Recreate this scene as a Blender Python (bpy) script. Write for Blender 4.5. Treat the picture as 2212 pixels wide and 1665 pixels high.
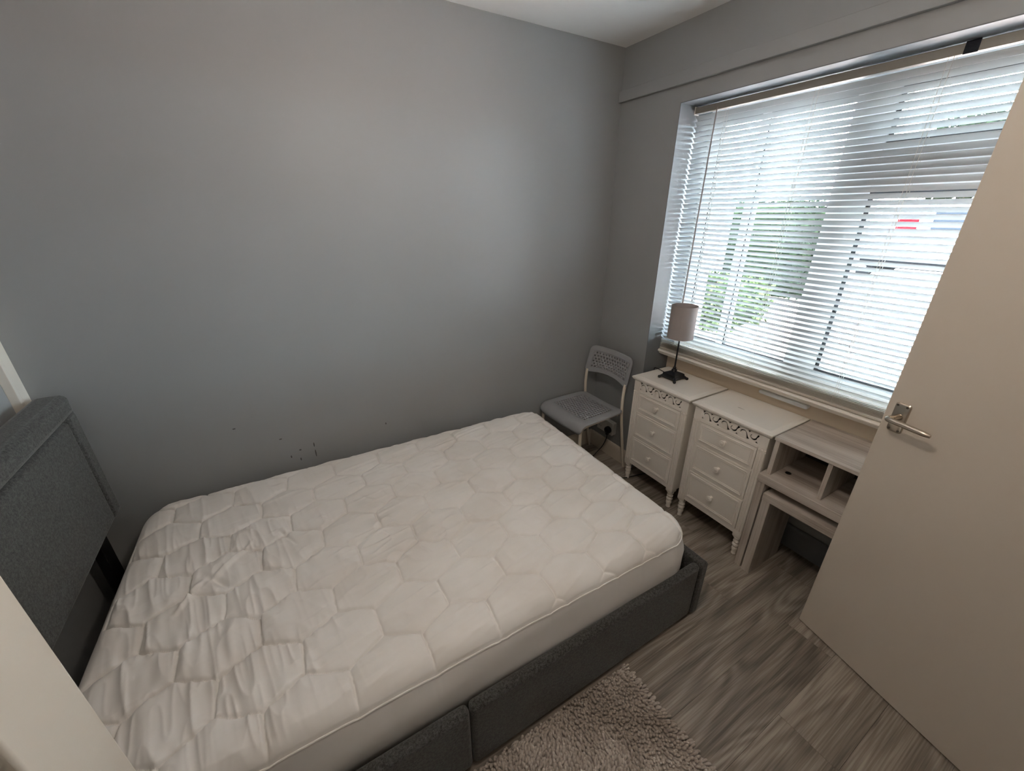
import bpy, bmesh, math, random
import numpy as np
from mathutils import Vector, Matrix

# ------------------------------------------------------------------ reset
for o in list(bpy.data.objects):
    bpy.data.objects.remove(o, do_unlink=True)
scene = bpy.context.scene
COL = scene.collection
rnd = random.Random(7)
R = math.radians

# ------------------------------------------------------------------ camera
cam_d = bpy.data.cameras.new('camera')
cam_d.sensor_fit = 'HORIZONTAL'
cam_d.sensor_width = 36.0
cam_d.lens = 862.9 / 2212 * 36.0
cam_d.clip_start = 0.02
cam_d.clip_end = 300
cam = bpy.data.objects.new('camera', cam_d)
cam.location = (-1.811, -1.934, 1.568)
cam.rotation_euler = (R(66.632), 0, R(-30.30))
COL.objects.link(cam)
scene.camera = cam

# ------------------------------------------------------------------ world / lights / exposure
world = bpy.data.worlds.new('world')
scene.world = world
world.use_nodes = True
bg = world.node_tree.nodes['Background']
bg.inputs[0].default_value = (0.78, 0.90, 1.0, 1)
bg.inputs[1].default_value = 140.0

sun_d = bpy.data.lights.new('sun', 'SUN')
sun_d.energy = 4.0
sun_d.angle = R(12)
sun_d.color = (1.0, 0.95, 0.86)
sun = bpy.data.objects.new('sun', sun_d)
sun.rotation_euler = (R(38), 0, R(200))
sun.location = (4, -3, 8)
COL.objects.link(sun)

# the room's own ceiling bulb (just out of frame)
bulb_d = bpy.data.lights.new('ceiling_bulb', 'POINT')
bulb_d.energy = 13.3
bulb_d.color = (1.0, 0.86, 0.72)
bulb_d.shadow_soft_size = 0.065
bulb = bpy.data.objects.new('ceiling_bulb', bulb_d)
bulb.location = (-1.30, -1.42, 2.06)
COL.objects.link(bulb)

# sampling portal in the window opening (emits nothing itself)
por_d = bpy.data.lights.new('window_portal', 'AREA')
por_d.shape = 'RECTANGLE'
por_d.size = 1.78
por_d.size_y = 1.20
por_d.cycles.is_portal = True
por = bpy.data.objects.new('window_portal', por_d)
por.location = (0.30, -1.30, 1.45)
por.rotation_euler = (R(90), 0, R(90))
COL.objects.link(por)

scene.view_settings.view_transform = 'Standard'
scene.view_settings.look = 'None'
scene.view_settings.gamma = 1.0
scene.view_settings.exposure = 0.0
scene.view_settings.use_curve_mapping = False
scene.cycles.use_denoising = True
scene.cycles.max_bounces = 8
scene.cycles.diffuse_bounces = 5
scene.cycles.use_adaptive_sampling = True
scene.cycles.adaptive_threshold = 0.03
scene.cycles.sample_clamp_indirect = 20.0

# ------------------------------------------------------------------ materials
MATS = {}


def srgb(r, g, b):
    def f(c):
        c /= 255.0
        return c / 12.92 if c <= 0.04045 else ((c + 0.055) / 1.055) ** 2.4
    return (f(r), f(g), f(b), 1.0)


def base_mat(name):
    m = bpy.data.materials.new(name)
    m.use_nodes = True
    nt = m.node_tree
    return m, nt, nt.nodes['Principled BSDF']


def N(nt, typ, **kw):
    n = nt.nodes.new(typ)
    for k, v in kw.items():
        if k == 'op':
            n.operation = v
        else:
            setattr(n, k, v)
    return n


def link(nt, a, b):
    nt.links.new(a, b)


def simple(name, col, rough=0.5, metal=0.0, spec=0.5, var=0.0, vscale=8.0, bump=0.0, bscale=60.0):
    m, nt, p = base_mat(name)
    p.inputs['Base Color'].default_value = col
    p.inputs['Roughness'].default_value = rough
    p.inputs['Metallic'].default_value = metal
    p.inputs['Specular IOR Level'].default_value = spec
    tc = N(nt, 'ShaderNodeTexCoord')
    nz = N(nt, 'ShaderNodeTexNoise')
    nz.inputs['Scale'].default_value = vscale
    nz.inputs['Detail'].default_value = 4
    link(nt, tc.outputs['Object'], nz.inputs['Vector'])
    ramp = N(nt, 'ShaderNodeMix', data_type='RGBA')
    ramp.inputs[6].default_value = tuple(c * (1 - var) for c in col[:3]) + (1,)
    ramp.inputs[7].default_value = tuple(min(1, c * (1 + var)) for c in col[:3]) + (1,)
    link(nt, nz.outputs[0], ramp.inputs[0])
    link(nt, ramp.outputs[2], p.inputs['Base Color'])
    if bump:
        b = N(nt, 'ShaderNodeBump')
        b.inputs['Strength'].default_value = bump
        b.inputs['Distance'].default_value = 0.002
        n2 = N(nt, 'ShaderNodeTexNoise')
        n2.inputs['Scale'].default_value = bscale
        n2.inputs['Detail'].default_value = 3
        link(nt, tc.outputs['Object'], n2.inputs['Vector'])
        link(nt, n2.outputs[0], b.inputs['Height'])
        link(nt, b.outputs[0], p.inputs['Normal'])
    MATS[name] = m
    return m


simple('ceiling_paint', srgb(243, 242, 241), 0.85, var=0.02, bump=0.1)
simple('white_gloss', srgb(226, 219, 208), 0.35, var=0.02, vscale=4)
simple('door_paint', srgb(211, 201, 188), 0.42, var=0.015, vscale=3, bump=0.05, bscale=250)
simple('cream_paint', srgb(238, 232, 223), 0.42, var=0.03, vscale=10)
simple('cream_panel', srgb(222, 206, 184), 0.5, var=0.03, vscale=6)
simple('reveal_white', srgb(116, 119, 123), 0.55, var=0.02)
simple('skirting_white', srgb(214, 203, 188), 0.4, var=0.03)
simple('slat_white', srgb(166, 167, 167), 0.42, var=0.01)
simple('slat_edge', srgb(192, 184, 172), 0.5, var=0.02)
simple('headrail_paint', srgb(146, 142, 135), 0.45, var=0.02)
simple('plastic_white', srgb(222, 219, 212), 0.4, var=0.02)
simple('upvc', srgb(232, 234, 236), 0.35, var=0.01)
simple('gasket_black', srgb(28, 30, 34), 0.6)
simple('cord_white', srgb(205, 200, 190), 0.8)
simple('wand_plastic', srgb(150, 140, 138), 0.35)
simple('chair_plastic', srgb(152, 154, 157), 0.5, var=0.03, bump=0.05, bscale=400)
simple('chair_tube', srgb(226, 216, 200), 0.4)
simple('black_plastic', srgb(18, 18, 20), 0.45)
simple('black_iron', srgb(16, 18, 24), 0.38, var=0.2, vscale=60, bump=0.4, bscale=120)
simple('nickel', srgb(196, 186, 172), 0.28, metal=1.0, var=0.05, vscale=40)
simple('screw_steel', srgb(110, 104, 96), 0.35, metal=1.0)
simple('dark_base', srgb(20, 20, 21), 0.9)
simple('tape_black', srgb(22, 24, 34), 0.85, bump=0.3, bscale=300)
simple('hutch_shade', srgb(46, 42, 39), 0.8, var=0.1)
simple('strip_white', srgb(236, 239, 242), 0.35)
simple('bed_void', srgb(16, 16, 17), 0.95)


def mat_wall():
    m, nt, p = base_mat('wall_paint')
    p.inputs['Roughness'].default_value = 0.47
    p.inputs['Specular IOR Level'].default_value = 0.5
    tc = N(nt, 'ShaderNodeTexCoord')
    nz = N(nt, 'ShaderNodeTexNoise')
    nz.inputs['Scale'].default_value = 1.6
    nz.inputs['Detail'].default_value = 5
    link(nt, tc.outputs['Object'], nz.inputs['Vector'])
    mx = N(nt, 'ShaderNodeMix', data_type='RGBA')
    mx.inputs[6].default_value = srgb(149, 151, 152)
    mx.inputs[7].default_value = srgb(154, 156, 157)
    link(nt, nz.outputs[0], mx.inputs[0])
    # scuff marks left by furniture on the long wall
    marks = [(-1.93, 0.60, .006, .003), (-1.862, 0.52, .005, .004), (-1.80, 0.53, .0028, .012),
             (-1.80, 0.482, .0028, .02), (-1.905, 0.495, .003, .007), (-1.868, 0.47, .003, .008),
             (-2.09, 0.70, .006, .003), (-1.45, 0.55, .003, .006)]
    sep = N(nt, 'ShaderNodeSeparateXYZ')
    link(nt, tc.outputs['Object'], sep.inputs[0])
    acc = None
    for (x, z, rx, rz) in marks:
        a = N(nt, 'ShaderNodeMath', op='SUBTRACT'); link(nt, sep.outputs[0], a.inputs[0]); a.inputs[1].default_value = x
        a2 = N(nt, 'ShaderNodeMath', op='DIVIDE'); link(nt, a.outputs[0], a2.inputs[0]); a2.inputs[1].default_value = rx
        b = N(nt, 'ShaderNodeMath', op='SUBTRACT'); link(nt, sep.outputs[2], b.inputs[0]); b.inputs[1].default_value = z
        b2 = N(nt, 'ShaderNodeMath', op='DIVIDE'); link(nt, b.outputs[0], b2.inputs[0]); b2.inputs[1].default_value = rz
        c = N(nt, 'ShaderNodeMath', op='MULTIPLY'); link(nt, a2.outputs[0], c.inputs[0]); link(nt, a2.outputs[0], c.inputs[1])
        d = N(nt, 'ShaderNodeMath', op='MULTIPLY_ADD'); link(nt, b2.outputs[0], d.inputs[0]); link(nt, b2.outputs[0], d.inputs[1]); link(nt, c.outputs[0], d.inputs[2])
        e = N(nt, 'ShaderNodeMath', op='LESS_THAN'); link(nt, d.outputs[0], e.inputs[0]); e.inputs[1].default_value = 1.0
        if acc is None:
            acc = e
        else:
            f = N(nt, 'ShaderNodeMath', op='MAXIMUM'); link(nt, acc.outputs[0], f.inputs[0]); link(nt, e.outputs[0], f.inputs[1]); acc = f
    mk = N(nt, 'ShaderNodeMix', data_type='RGBA')
    mk.inputs[7].default_value = srgb(58, 56, 54)
    fac = N(nt, 'ShaderNodeMath', op='MULTIPLY'); link(nt, acc.outputs[0], fac.inputs[0]); fac.inputs[1].default_value = 0.8
    link(nt, fac.outputs[0], mk.inputs[0])
    link(nt, mx.outputs[2], mk.inputs[6])
    link(nt, mk.outputs[2], p.inputs['Base Color'])
    b = N(nt, 'ShaderNodeBump'); b.inputs['Strength'].default_value = 0.22; b.inputs['Distance'].default_value = 0.004
    n2 = N(nt, 'ShaderNodeTexNoise'); n2.inputs['Scale'].default_value = 5.0; n2.inputs['Detail'].default_value = 6
    link(nt, tc.outputs['Object'], n2.inputs['Vector'])
    link(nt, n2.outputs[0], b.inputs['Height'])
    link(nt, b.outputs[0], p.inputs['Normal'])
    MATS['wall_paint'] = m


mat_wall()


def mat_felt():
    m, nt, p = base_mat('grey_felt')
    p.inputs['Roughness'].default_value = 0.95
    p.inputs['Specular IOR Level'].default_value = 0.15
    p.inputs['Sheen Weight'].default_value = 0.25
    tc = N(nt, 'ShaderNodeTexCoord')
    n1 = N(nt, 'ShaderNodeTexNoise'); n1.inputs['Scale'].default_value = 420; n1.inputs['Detail'].default_value = 3
    n2 = N(nt, 'ShaderNodeTexNoise'); n2.inputs['Scale'].default_value = 150; n2.inputs['Detail'].default_value = 4
    link(nt, tc.outputs['Object'], n1.inputs['Vector']); link(nt, tc.outputs['Object'], n2.inputs['Vector'])
    ad = N(nt, 'ShaderNodeMath', op='ADD'); link(nt, n1.outputs[0], ad.inputs[0]); link(nt, n2.outputs[0], ad.inputs[1])
    r = N(nt, 'ShaderNodeValToRGB')
    r.color_ramp.elements[0].position = 0.38; r.color_ramp.elements[0].color = srgb(46, 46, 45)
    r.color_ramp.elements[1].position = 0.66; r.color_ramp.elements[1].color = srgb(98, 98, 96)
    hf = N(nt, 'ShaderNodeMath', op='MULTIPLY'); hf.inputs[1].default_value = 0.5
    link(nt, ad.outputs[0], hf.inputs[0]); link(nt, hf.outputs[0], r.inputs[0])
    link(nt, r.outputs[0], p.inputs['Base Color'])
    b = N(nt, 'ShaderNodeBump'); b.inputs['Strength'].default_value = 0.5; b.inputs['Distance'].default_value = 0.001
    link(nt, n1.outputs[0], b.inputs['Height']); link(nt, b.outputs[0], p.inputs['Normal'])
    MATS['grey_felt'] = m


mat_felt()


def mat_wood(name, dark, mid, light, axis, sx=1.0, sy=8.0, ring=46.0, fine=220.0, rough=0.5, knots=True, ringamt=0.5, distort=0.0, finew=1.0):
    """grain runs along `axis` of the object's own coordinates; every object draws its own figure"""
    m, nt, p = base_mat(name)
    p.inputs['Roughness'].default_value = rough
    tc = N(nt, 'ShaderNodeTexCoord')
    oi = N(nt, 'ShaderNodeObjectInfo')
    sep = N(nt, 'ShaderNodeSeparateXYZ'); link(nt, tc.outputs['Object'], sep.inputs[0])
    order = {'x': (0, 1, 2), 'y': (1, 0, 2), 'z': (2, 1, 0)}[axis]
    w = N(nt, 'ShaderNodeMath', op='MULTIPLY'); link(nt, oi.outputs['Random'], w.inputs[0]); w.inputs[1].default_value = 57.0

    def vec(a, b, c):
        cmb = N(nt, 'ShaderNodeCombineXYZ')
        for i, (s, o) in enumerate(zip((a, b, c), order)):
            q = N(nt, 'ShaderNodeMath', op='MULTIPLY'); q.inputs[1].default_value = s
            link(nt, sep.outputs[o], q.inputs[0]); link(nt, q.outputs[0], cmb.inputs[i])
        return cmb
    n1 = N(nt, 'ShaderNodeTexNoise', noise_dimensions='4D')
    n1.inputs['Scale'].default_value = 1.0; n1.inputs['Detail'].default_value = 1.2; n1.inputs['Roughness'].default_value = 0.4; n1.inputs['Distortion'].default_value = distort
    link(nt, vec(sx, sy, sy).outputs[0], n1.inputs['Vector']); link(nt, w.outputs[0], n1.inputs['W'])
    rg = N(nt, 'ShaderNodeMath', op='MULTIPLY'); rg.inputs[1].default_value = ring; link(nt, n1.outputs[0], rg.inputs[0])
    sn = N(nt, 'ShaderNodeMath', op='SINE'); link(nt, rg.outputs[0], sn.inputs[0])
    n2 = N(nt, 'ShaderNodeTexNoise', noise_dimensions='4D')
    n2.inputs['Scale'].default_value = 1.0; n2.inputs['Detail'].default_value = 4
    link(nt, vec(5.0, fine, fine).outputs[0], n2.inputs['Vector']); link(nt, w.outputs[0], n2.inputs['W'])
    n3 = N(nt, 'ShaderNodeTexNoise', noise_dimensions='4D')
    n3.inputs['Scale'].default_value = 1.0; n3.inputs['Detail'].default_value = 3
    link(nt, vec(1.5, 14.0, 14.0).outputs[0], n3.inputs['Vector']); link(nt, w.outputs[0], n3.inputs['W'])
    a = N(nt, 'ShaderNodeMath', op='MULTIPLY_ADD'); link(nt, sn.outputs[0], a.inputs[0]); a.inputs[1].default_value = 0.16 * ringamt
    fw = N(nt, 'ShaderNodeMath', op='MULTIPLY_ADD'); link(nt, n2.outputs[0], fw.inputs[0]); fw.inputs[1].default_value = finew; fw.inputs[2].default_value = 0.5 * (1 - finew)
    link(nt, fw.outputs[0], a.inputs[2])
    bq = N(nt, 'ShaderNodeMath', op='MULTIPLY_ADD'); link(nt, n3.outputs[0], bq.inputs[0]); bq.inputs[1].default_value = 0.7
    link(nt, a.outputs[0], bq.inputs[2])
    tone = N(nt, 'ShaderNodeMath', op='MULTIPLY_ADD'); link(nt, oi.outputs['Random'], tone.inputs[0]); tone.inputs[1].default_value = 0.10
    link(nt, bq.outputs[0], tone.inputs[2])
    r = N(nt, 'ShaderNodeValToRGB')
    e = r.color_ramp.elements
    e[0].position = 0.55; e[0].color = dark
    e[1].position = 1.0; e[1].color = light
    k = e.new(0.78); k.color = mid
    sc_ = N(nt, 'ShaderNodeMath', op='MULTIPLY'); sc_.inputs[1].default_value = 0.86
    link(nt, tone.outputs[0], sc_.inputs[0]); link(nt, sc_.outputs[0], r.inputs[0])
    out = r.outputs[0]
    if knots:
        v = N(nt, 'ShaderNodeTexVoronoi', voronoi_dimensions='4D'); v.inputs['Scale'].default_value = 1.0
        link(nt, vec(2.2, 4.2, 4.2).outputs[0], v.inputs['Vector']); link(nt, w.outputs[0], v.inputs['W'])
        kr = N(nt, 'ShaderNodeValToRGB')
        kr.color_ramp.elements[0].position = 0.03; kr.color_ramp.elements[0].color = (1, 1, 1, 1)
        kr.color_ramp.elements[1].position = 0.10; kr.color_ramp.elements[1].color = (0, 0, 0, 1)
        link(nt, v.outputs['Distance'], kr.inputs[0])
        mk = N(nt, 'ShaderNodeMix', data_type='RGBA')
        kf = N(nt, 'ShaderNodeMath', op='MULTIPLY'); kf.inputs[1].default_value = 0.75
        link(nt, kr.outputs[0], kf.inputs[0]); link(nt, kf.outputs[0], mk.inputs[0])
        link(nt, out, mk.inputs[6]); mk.inputs[7].default_value = tuple(c * 0.35 for c in dark[:3]) + (1,)
        out = mk.outputs[2]
    link(nt, out, p.inputs['Base Color'])
    b = N(nt, 'ShaderNodeBump'); b.inputs['Strength'].default_value = 0.15; b.inputs['Distance'].default_value = 0.001
    link(nt, a.outputs[0], b.inputs['Height']); link(nt, b.outputs[0], p.inputs['Normal'])
    MATS[name] = m


mat_wood('floor_oak', srgb(98, 90, 81), srgb(140, 130, 119), srgb(176, 166, 154), 'x', sx=1.3, sy=8.5, ring=62, rough=0.42, ringamt=0.55, distort=0.35, finew=0.8)
DK, MD, LT = srgb(152, 139, 127), srgb(193, 183, 173), srgb(216, 208, 200)
mat_wood('desk_oak_y', DK, MD, LT, 'y', sx=0.9, sy=9, ring=30, fine=260, rough=0.5, knots=False, ringamt=0.5, finew=0.6)
mat_wood('desk_oak_z', DK, MD, LT, 'z', sx=0.9, sy=9, ring=30, fine=260, rough=0.5, knots=False, ringamt=0.5, finew=0.6)


def mat_fabric(name, c0, c1, stain=False):
    m, nt, p = base_mat(name)
    p.inputs['Roughness'].default_value = 0.9
    p.inputs['Specular IOR Level'].default_value = 0.2
    p.inputs['Sheen Weight'].default_value = 0.15
    tc = N(nt, 'ShaderNodeTexCoord')
    n1 = N(nt, 'ShaderNodeTexNoise'); n1.inputs['Scale'].default_value = 4.5; n1.inputs['Detail'].default_value = 5
    link(nt, tc.outputs['Object'], n1.inputs['Vector'])
    r = N(nt, 'ShaderNodeValToRGB')
    r.color_ramp.elements[0].position = 0.3; r.color_ramp.elements[0].color = c0
    r.color_ramp.elements[1].position = 0.6; r.color_ramp.elements[1].color = c1
    link(nt, n1.outputs[0], r.inputs[0]); link(nt, r.outputs[0], p.inputs['Base Color'])
    b = N(nt, 'ShaderNodeBump'); b.inputs['Strength'].default_value = 0.15; b.inputs['Distance'].default_value = 0.0006
    n2 = N(nt, 'ShaderNodeTexNoise'); n2.inputs['Scale'].default_value = 500
    link(nt, tc.outputs['Object'], n2.inputs['Vector']); link(nt, n2.outputs[0], b.inputs['Height'])
    link(nt, b.outputs[0], p.inputs['Normal'])
    MATS[name] = m


mat_fabric('quilt_cotton', srgb(230, 226, 221), srgb(238, 236, 233))
mat_fabric('skirt_cotton', srgb(230, 228, 225), srgb(236, 234, 232))
mat_fabric('rug_chenille', srgb(150, 138, 129), srgb(202, 193, 185))


def mat_shade():
    m, nt, p = base_mat('lampshade_linen')
    nt.nodes.remove(p)
    out = nt.nodes['Material Output']
    d = N(nt, 'ShaderNodeBsdfDiffuse'); d.inputs[0].default_value = srgb(172, 164, 161)
    t = N(nt, 'ShaderNodeBsdfTranslucent'); t.inputs[0].default_value = srgb(214, 196, 186)
    mx = N(nt, 'ShaderNodeMixShader'); mx.inputs[0].default_value = 0.10
    tc = N(nt, 'ShaderNodeTexCoord'); nz = N(nt, 'ShaderNodeTexNoise'); nz.inputs['Scale'].default_value = 400
    b = N(nt, 'ShaderNodeBump'); b.inputs['Strength'].default_value = 0.2; b.inputs['Distance'].default_value = 0.0005
    link(nt, tc.outputs['Object'], nz.inputs['Vector']); link(nt, nz.outputs[0], b.inputs['Height'])
    link(nt, b.outputs[0], d.inputs['Normal'])
    link(nt, d.outputs[0], mx.inputs[1]); link(nt, t.outputs[0], mx.inputs[2]); link(nt, mx.outputs[0], out.inputs[0])
    MATS['lampshade_linen'] = m


mat_shade()


def mat_glass():
    m, nt, p = base_mat('window_glass')
    nt.nodes.remove(p)
    out = nt.nodes['Material Output']
    t = N(nt, 'ShaderNodeBsdfTransparent'); t.inputs[0].default_value = (0.94, 0.97, 0.97, 1)
    g = N(nt, 'ShaderNodeBsdfGlossy'); g.inputs['Roughness'].default_value = 0.02
    mx = N(nt, 'ShaderNodeMixShader')
    fr = N(nt, 'ShaderNodeFresnel'); fr.inputs[0].default_value = 1.45
    link(nt, fr.outputs[0], mx.inputs[0]); link(nt, t.outputs[0], mx.inputs[1]); link(nt, g.outputs[0], mx.inputs[2])
    link(nt, mx.outputs[0], out.inputs[0])
    MATS['window_glass'] = m


mat_glass()


def mat_leaf(name, c0, c1):
    m, nt, p = base_mat(name)
    p.inputs['Roughness'].default_value = 0.9
    p.inputs['Specular IOR Level'].default_value = 0.0
    tc = N(nt, 'ShaderNodeTexCoord')
    n1 = N(nt, 'ShaderNodeTexNoise'); n1.inputs['Scale'].default_value = 9.0; n1.inputs['Detail'].default_value = 4
    link(nt, tc.outputs['Object'], n1.inputs['Vector'])
    r = N(nt, 'ShaderNodeValToRGB')
    r.color_ramp.elements[0].position = 0.35; r.color_ramp.elements[0].color = c0
    r.color_ramp.elements[1].position = 0.65; r.color_ramp.elements[1].color = c1
    link(nt, n1.outputs[0], r.inputs[0]); link(nt, r.outputs[0], p.inputs['Base Color'])
    MATS[name] = m


mat_leaf('leaf_dark', srgb(6, 9, 6), srgb(17, 23, 13))
mat_leaf('leaf_light', srgb(17, 22, 12), srgb(40, 47, 27))
simple('petal_magenta', srgb(84, 6, 56), 0.9, spec=0.0)
simple('petal_violet', srgb(34, 22, 72), 0.9, spec=0.0)
simple('bark', srgb(70, 58, 48), 0.9, var=0.3, vscale=20)
simple('render_white', srgb(206, 208, 208), 0.85, var=0.05)
simple('van_white', srgb(214, 218, 222), 0.3)
simple('van_red', srgb(140, 3, 6), 0.9, spec=0.0)
simple('tyre', srgb(10, 10, 11), 0.9, spec=0.0)
simple('van_glass', srgb(16, 19, 24), 0.3, spec=0.05)
simple('bonnet_silver', srgb(150, 156, 162), 0.35, metal=0.4)


def mat_paving():
    m, nt, p = base_mat('brick_paving')
    p.inputs['Roughness'].default_value = 0.9
    tc = N(nt, 'ShaderNodeTexCoord')
    bt = N(nt, 'ShaderNodeTexBrick')
    bt.inputs['Color1'].default_value = srgb(134, 109, 99)
    bt.inputs['Color2'].default_value = srgb(150, 126, 116)
    bt.inputs['Mortar'].default_value = srgb(94, 84, 78)
    bt.inputs['Scale'].default_value = 1.0
    bt.inputs['Brick Width'].default_value = 0.20
    bt.inputs['Row Height'].default_value = 0.10
    bt.inputs['Mortar Size'].default_value = 0.008
    link(nt, tc.outputs['Object'], bt.inputs['Vector'])
    link(nt, bt.outputs[0], p.inputs['Base Color'])
    MATS['brick_paving'] = m


mat_paving()


# ------------------------------------------------------------------ mesh helpers
class MB:
    def __init__(self):
        self.v = []
        self.f = []

    def add(self, verts, faces):
        o = len(self.v)
        self.v += [tuple(p) for p in verts]
        self.f += [tuple(i + o for i in fc) for fc in faces]
        return self

    def box(self, x0, x1, y0, y1, z0, z1):
        if x0 > x1: x0, x1 = x1, x0
        if y0 > y1: y0, y1 = y1, y0
        if z0 > z1: z0, z1 = z1, z0
        return self.add([(x0, y0, z0), (x1, y0, z0), (x1, y1, z0), (x0, y1, z0),
                         (x0, y0, z1), (x1, y0, z1), (x1, y1, z1), (x0, y1, z1)],
                        [(0, 3, 2, 1), (4, 5, 6, 7), (0, 1, 5, 4), (1, 2, 6, 5), (2, 3, 7, 6), (3, 0, 4, 7)])

    def rings(self, rings, cap0=True, cap1=True):
        n = len(rings[0])
        vs = [p for r in rings for p in r]
        fs = []
        for k in range(len(rings) - 1):
            for i in range(n):
                j = (i + 1) % n
                fs.append((k * n + i, k * n + j, (k + 1) * n + j, (k + 1) * n + i))
        if cap0: fs.append(tuple(reversed(range(n))))
        if cap1: fs.append(tuple((len(rings) - 1) * n + i for i in range(n)))
        return self.add(vs, fs)

    def ringloft(self, x0, x1, y0, y1, prof):
        """rectangular rings with (overhang, z) profile"""
        return self.rings([[(x0 - o, y0 - o, z), (x1 + o, y0 - o, z), (x1 + o, y1 + o, z), (x0 - o, y1 + o, z)] for o, z in prof])

    def lathe(self, prof, c=(0, 0, 0), seg=20, axis='z', cap0=True, cap1=True):
        rs = []
        for r, h in prof:
            ring = []
            for i in range(seg):
                t = 2 * math.pi * i / seg
                a, b = r * math.cos(t), r * math.sin(t)
                if axis == 'z': p = (a, b, h)
                elif axis == 'x': p = (h, a, b)
                elif axis == '-x': p = (-h, -a, b)
                else: p = (b, h, a)
                ring.append((p[0] + c[0], p[1] + c[1], p[2] + c[2]))
            rs.append(ring)
        return self.rings(rs, cap0, cap1)

    def tube(self, pts, r, seg=10, caps=True):
        pts = [Vector(p) for p in pts]
        n = len(pts)
        rr = r if isinstance(r, (list, tuple)) else [r] * n
        up = None
        rs = []
        for i, p in enumerate(pts):
            t = (pts[min(i + 1, n - 1)] - pts[max(i - 1, 0)]).normalized()
            if up is None:
                up = Vector((0, 0, 1)) if abs(t.z) < 0.9 else Vector((1, 0, 0))
            s = t.cross(up).normalized()
            up = s.cross(t).normalized()
            rs.append([tuple(p + (s * math.cos(2 * math.pi * k / seg) + up * math.sin(2 * math.pi * k / seg)) * rr[i]) for k in range(seg)])
        return self.rings(rs, caps, caps)

    def prism(self, poly, a0, a1, plane='xz'):
        """poly in 2D extruded along the third axis"""
        def mp(u, v, w):
            return {'xz': (u, w, v), 'yz': (w, u, v), 'xy': (u, v, w)}[plane]
        return self.rings([[mp(u, v, a0) for u, v in poly], [mp(u, v, a1) for u, v in poly]])


def smooth_path(pts, n=6):
    pts = [Vector(p) for p in pts]
    out = []
    for i in range(len(pts) - 1):
        p0 = pts[max(i - 1, 0)]; p1 = pts[i]; p2 = pts[i + 1]; p3 = pts[min(i + 2, len(pts) - 1)]
        for k in range(n):
            t = k / n
            out.append(0.5 * ((2 * p1) + (p2 - p0) * t + (2 * p0 - 5 * p1 + 4 * p2 - p3) * t * t + (3 * p1 - p0 - 3 * p2 + p3) * t ** 3))
    out.append(pts[-1])
    return out


def finish_mesh(name, mb, material, smooth=True):
    me = bpy.data.meshes.new(name)
    me.from_pydata(mb.v, [], mb.f)
    bm = bmesh.new(); bm.from_mesh(me)
    bmesh.ops.recalc_face_normals(bm, faces=bm.faces)
    bm.to_mesh(me); bm.free()
    me.materials.append(MATS[material])
    if smooth:
        me.shade_smooth()
        try:
            me.set_sharp_from_angle(angle=R(35))
        except Exception:
            pass
    return me


def obj(name, mb, material, parent=None, world=False, bevel=0.0, seg=2, smooth=True, center=False):
    """one mesh object; world=True: verts are in world space and are moved into the parent's space;
    center=True: the object's own origin goes to the middle of its verts"""
    off = Vector((0, 0, 0))
    if world and parent is not None:
        off = parent_loc(parent)
    loc = Vector((0, 0, 0))
    if center:
        a = np.array(mb.v)
        c = (a.min(0) + a.max(0)) / 2
        loc = Vector(c) - off
        off = Vector(c)
    if off.length > 0:
        mb.v = [(p[0] - off.x, p[1] - off.y, p[2] - off.z) for p in mb.v]
    me = finish_mesh(name, mb, material, smooth)
    o = bpy.data.objects.new(name, me)
    COL.objects.link(o)
    o.location = loc
    if parent is not None:
        o.parent = parent
    if bevel:
        b = o.modifiers.new('bevel', 'BEVEL')
        b.width = bevel; b.segments = seg; b.limit_method = 'ANGLE'; b.angle_limit = R(40)
        b.harden_normals = False
    return o


def parent_loc(p):
    v = Vector(p.location)
    while p.parent is not None:
        p = p.parent
        v = v + Vector(p.location)
    return v


def tag(o, label=None, cat=None, group=None, kind=None):
    if label: o['label'] = label
    if cat: o['category'] = cat
    if group: o['group'] = group
    if kind: o['kind'] = kind
    return o


def thing(name, label, cat, loc=(0, 0, 0), rotz=0.0, group=None):
    o = bpy.data.objects.new(name, None)
    o.empty_display_size = 0.1
    COL.objects.link(o)
    o.location = loc
    o.rotation_euler = (0, 0, rotz)
    return tag(o, label, cat, group)


def copy_tree(o, parent=None):
    c = o.copy()
    COL.objects.link(c)
    c.parent = parent
    for ch in o.children:
        copy_tree(ch, c)
    return c


def struct(name, mb, material, label, cat, **kw):
    return tag(obj(name, mb, material, **kw), label, cat, kind='structure')


# ------------------------------------------------------------------ room shell
XH = -2.645          # headboard wall plane
YF = -2.36           # wall behind the camera
HC = 2.35
RY0, RY1 = -0.40, -2.18   # window recess, left and right edge
RX = 0.20            # recess back plane
RZ = 2.041           # recess head

struct('wall_back', MB().box(XH - 0.1, 0.45, 0.0, 0.10, 0, HC), 'wall_paint',
       'long plain grey painted wall behind the bed', 'wall')
m = MB()
m.box(0.0, 0.45, RY0, 0.0, 0, HC)
m.box(0.0, 0.45, YF, RY1, 0, HC)
m.box(0.0, 0.45, RY1, RY0, RZ, HC)
struct('wall_right', m, 'wall_paint', 'grey painted wall around the window', 'wall')
m = MB()
m.box(RX + 0.005, 0.45, RY1, RY0, 0, 0.80)
wl = struct('wall_recess', m, 'wall_paint', 'wall below the window sill with a cream panel at the top', 'wall')
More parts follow.
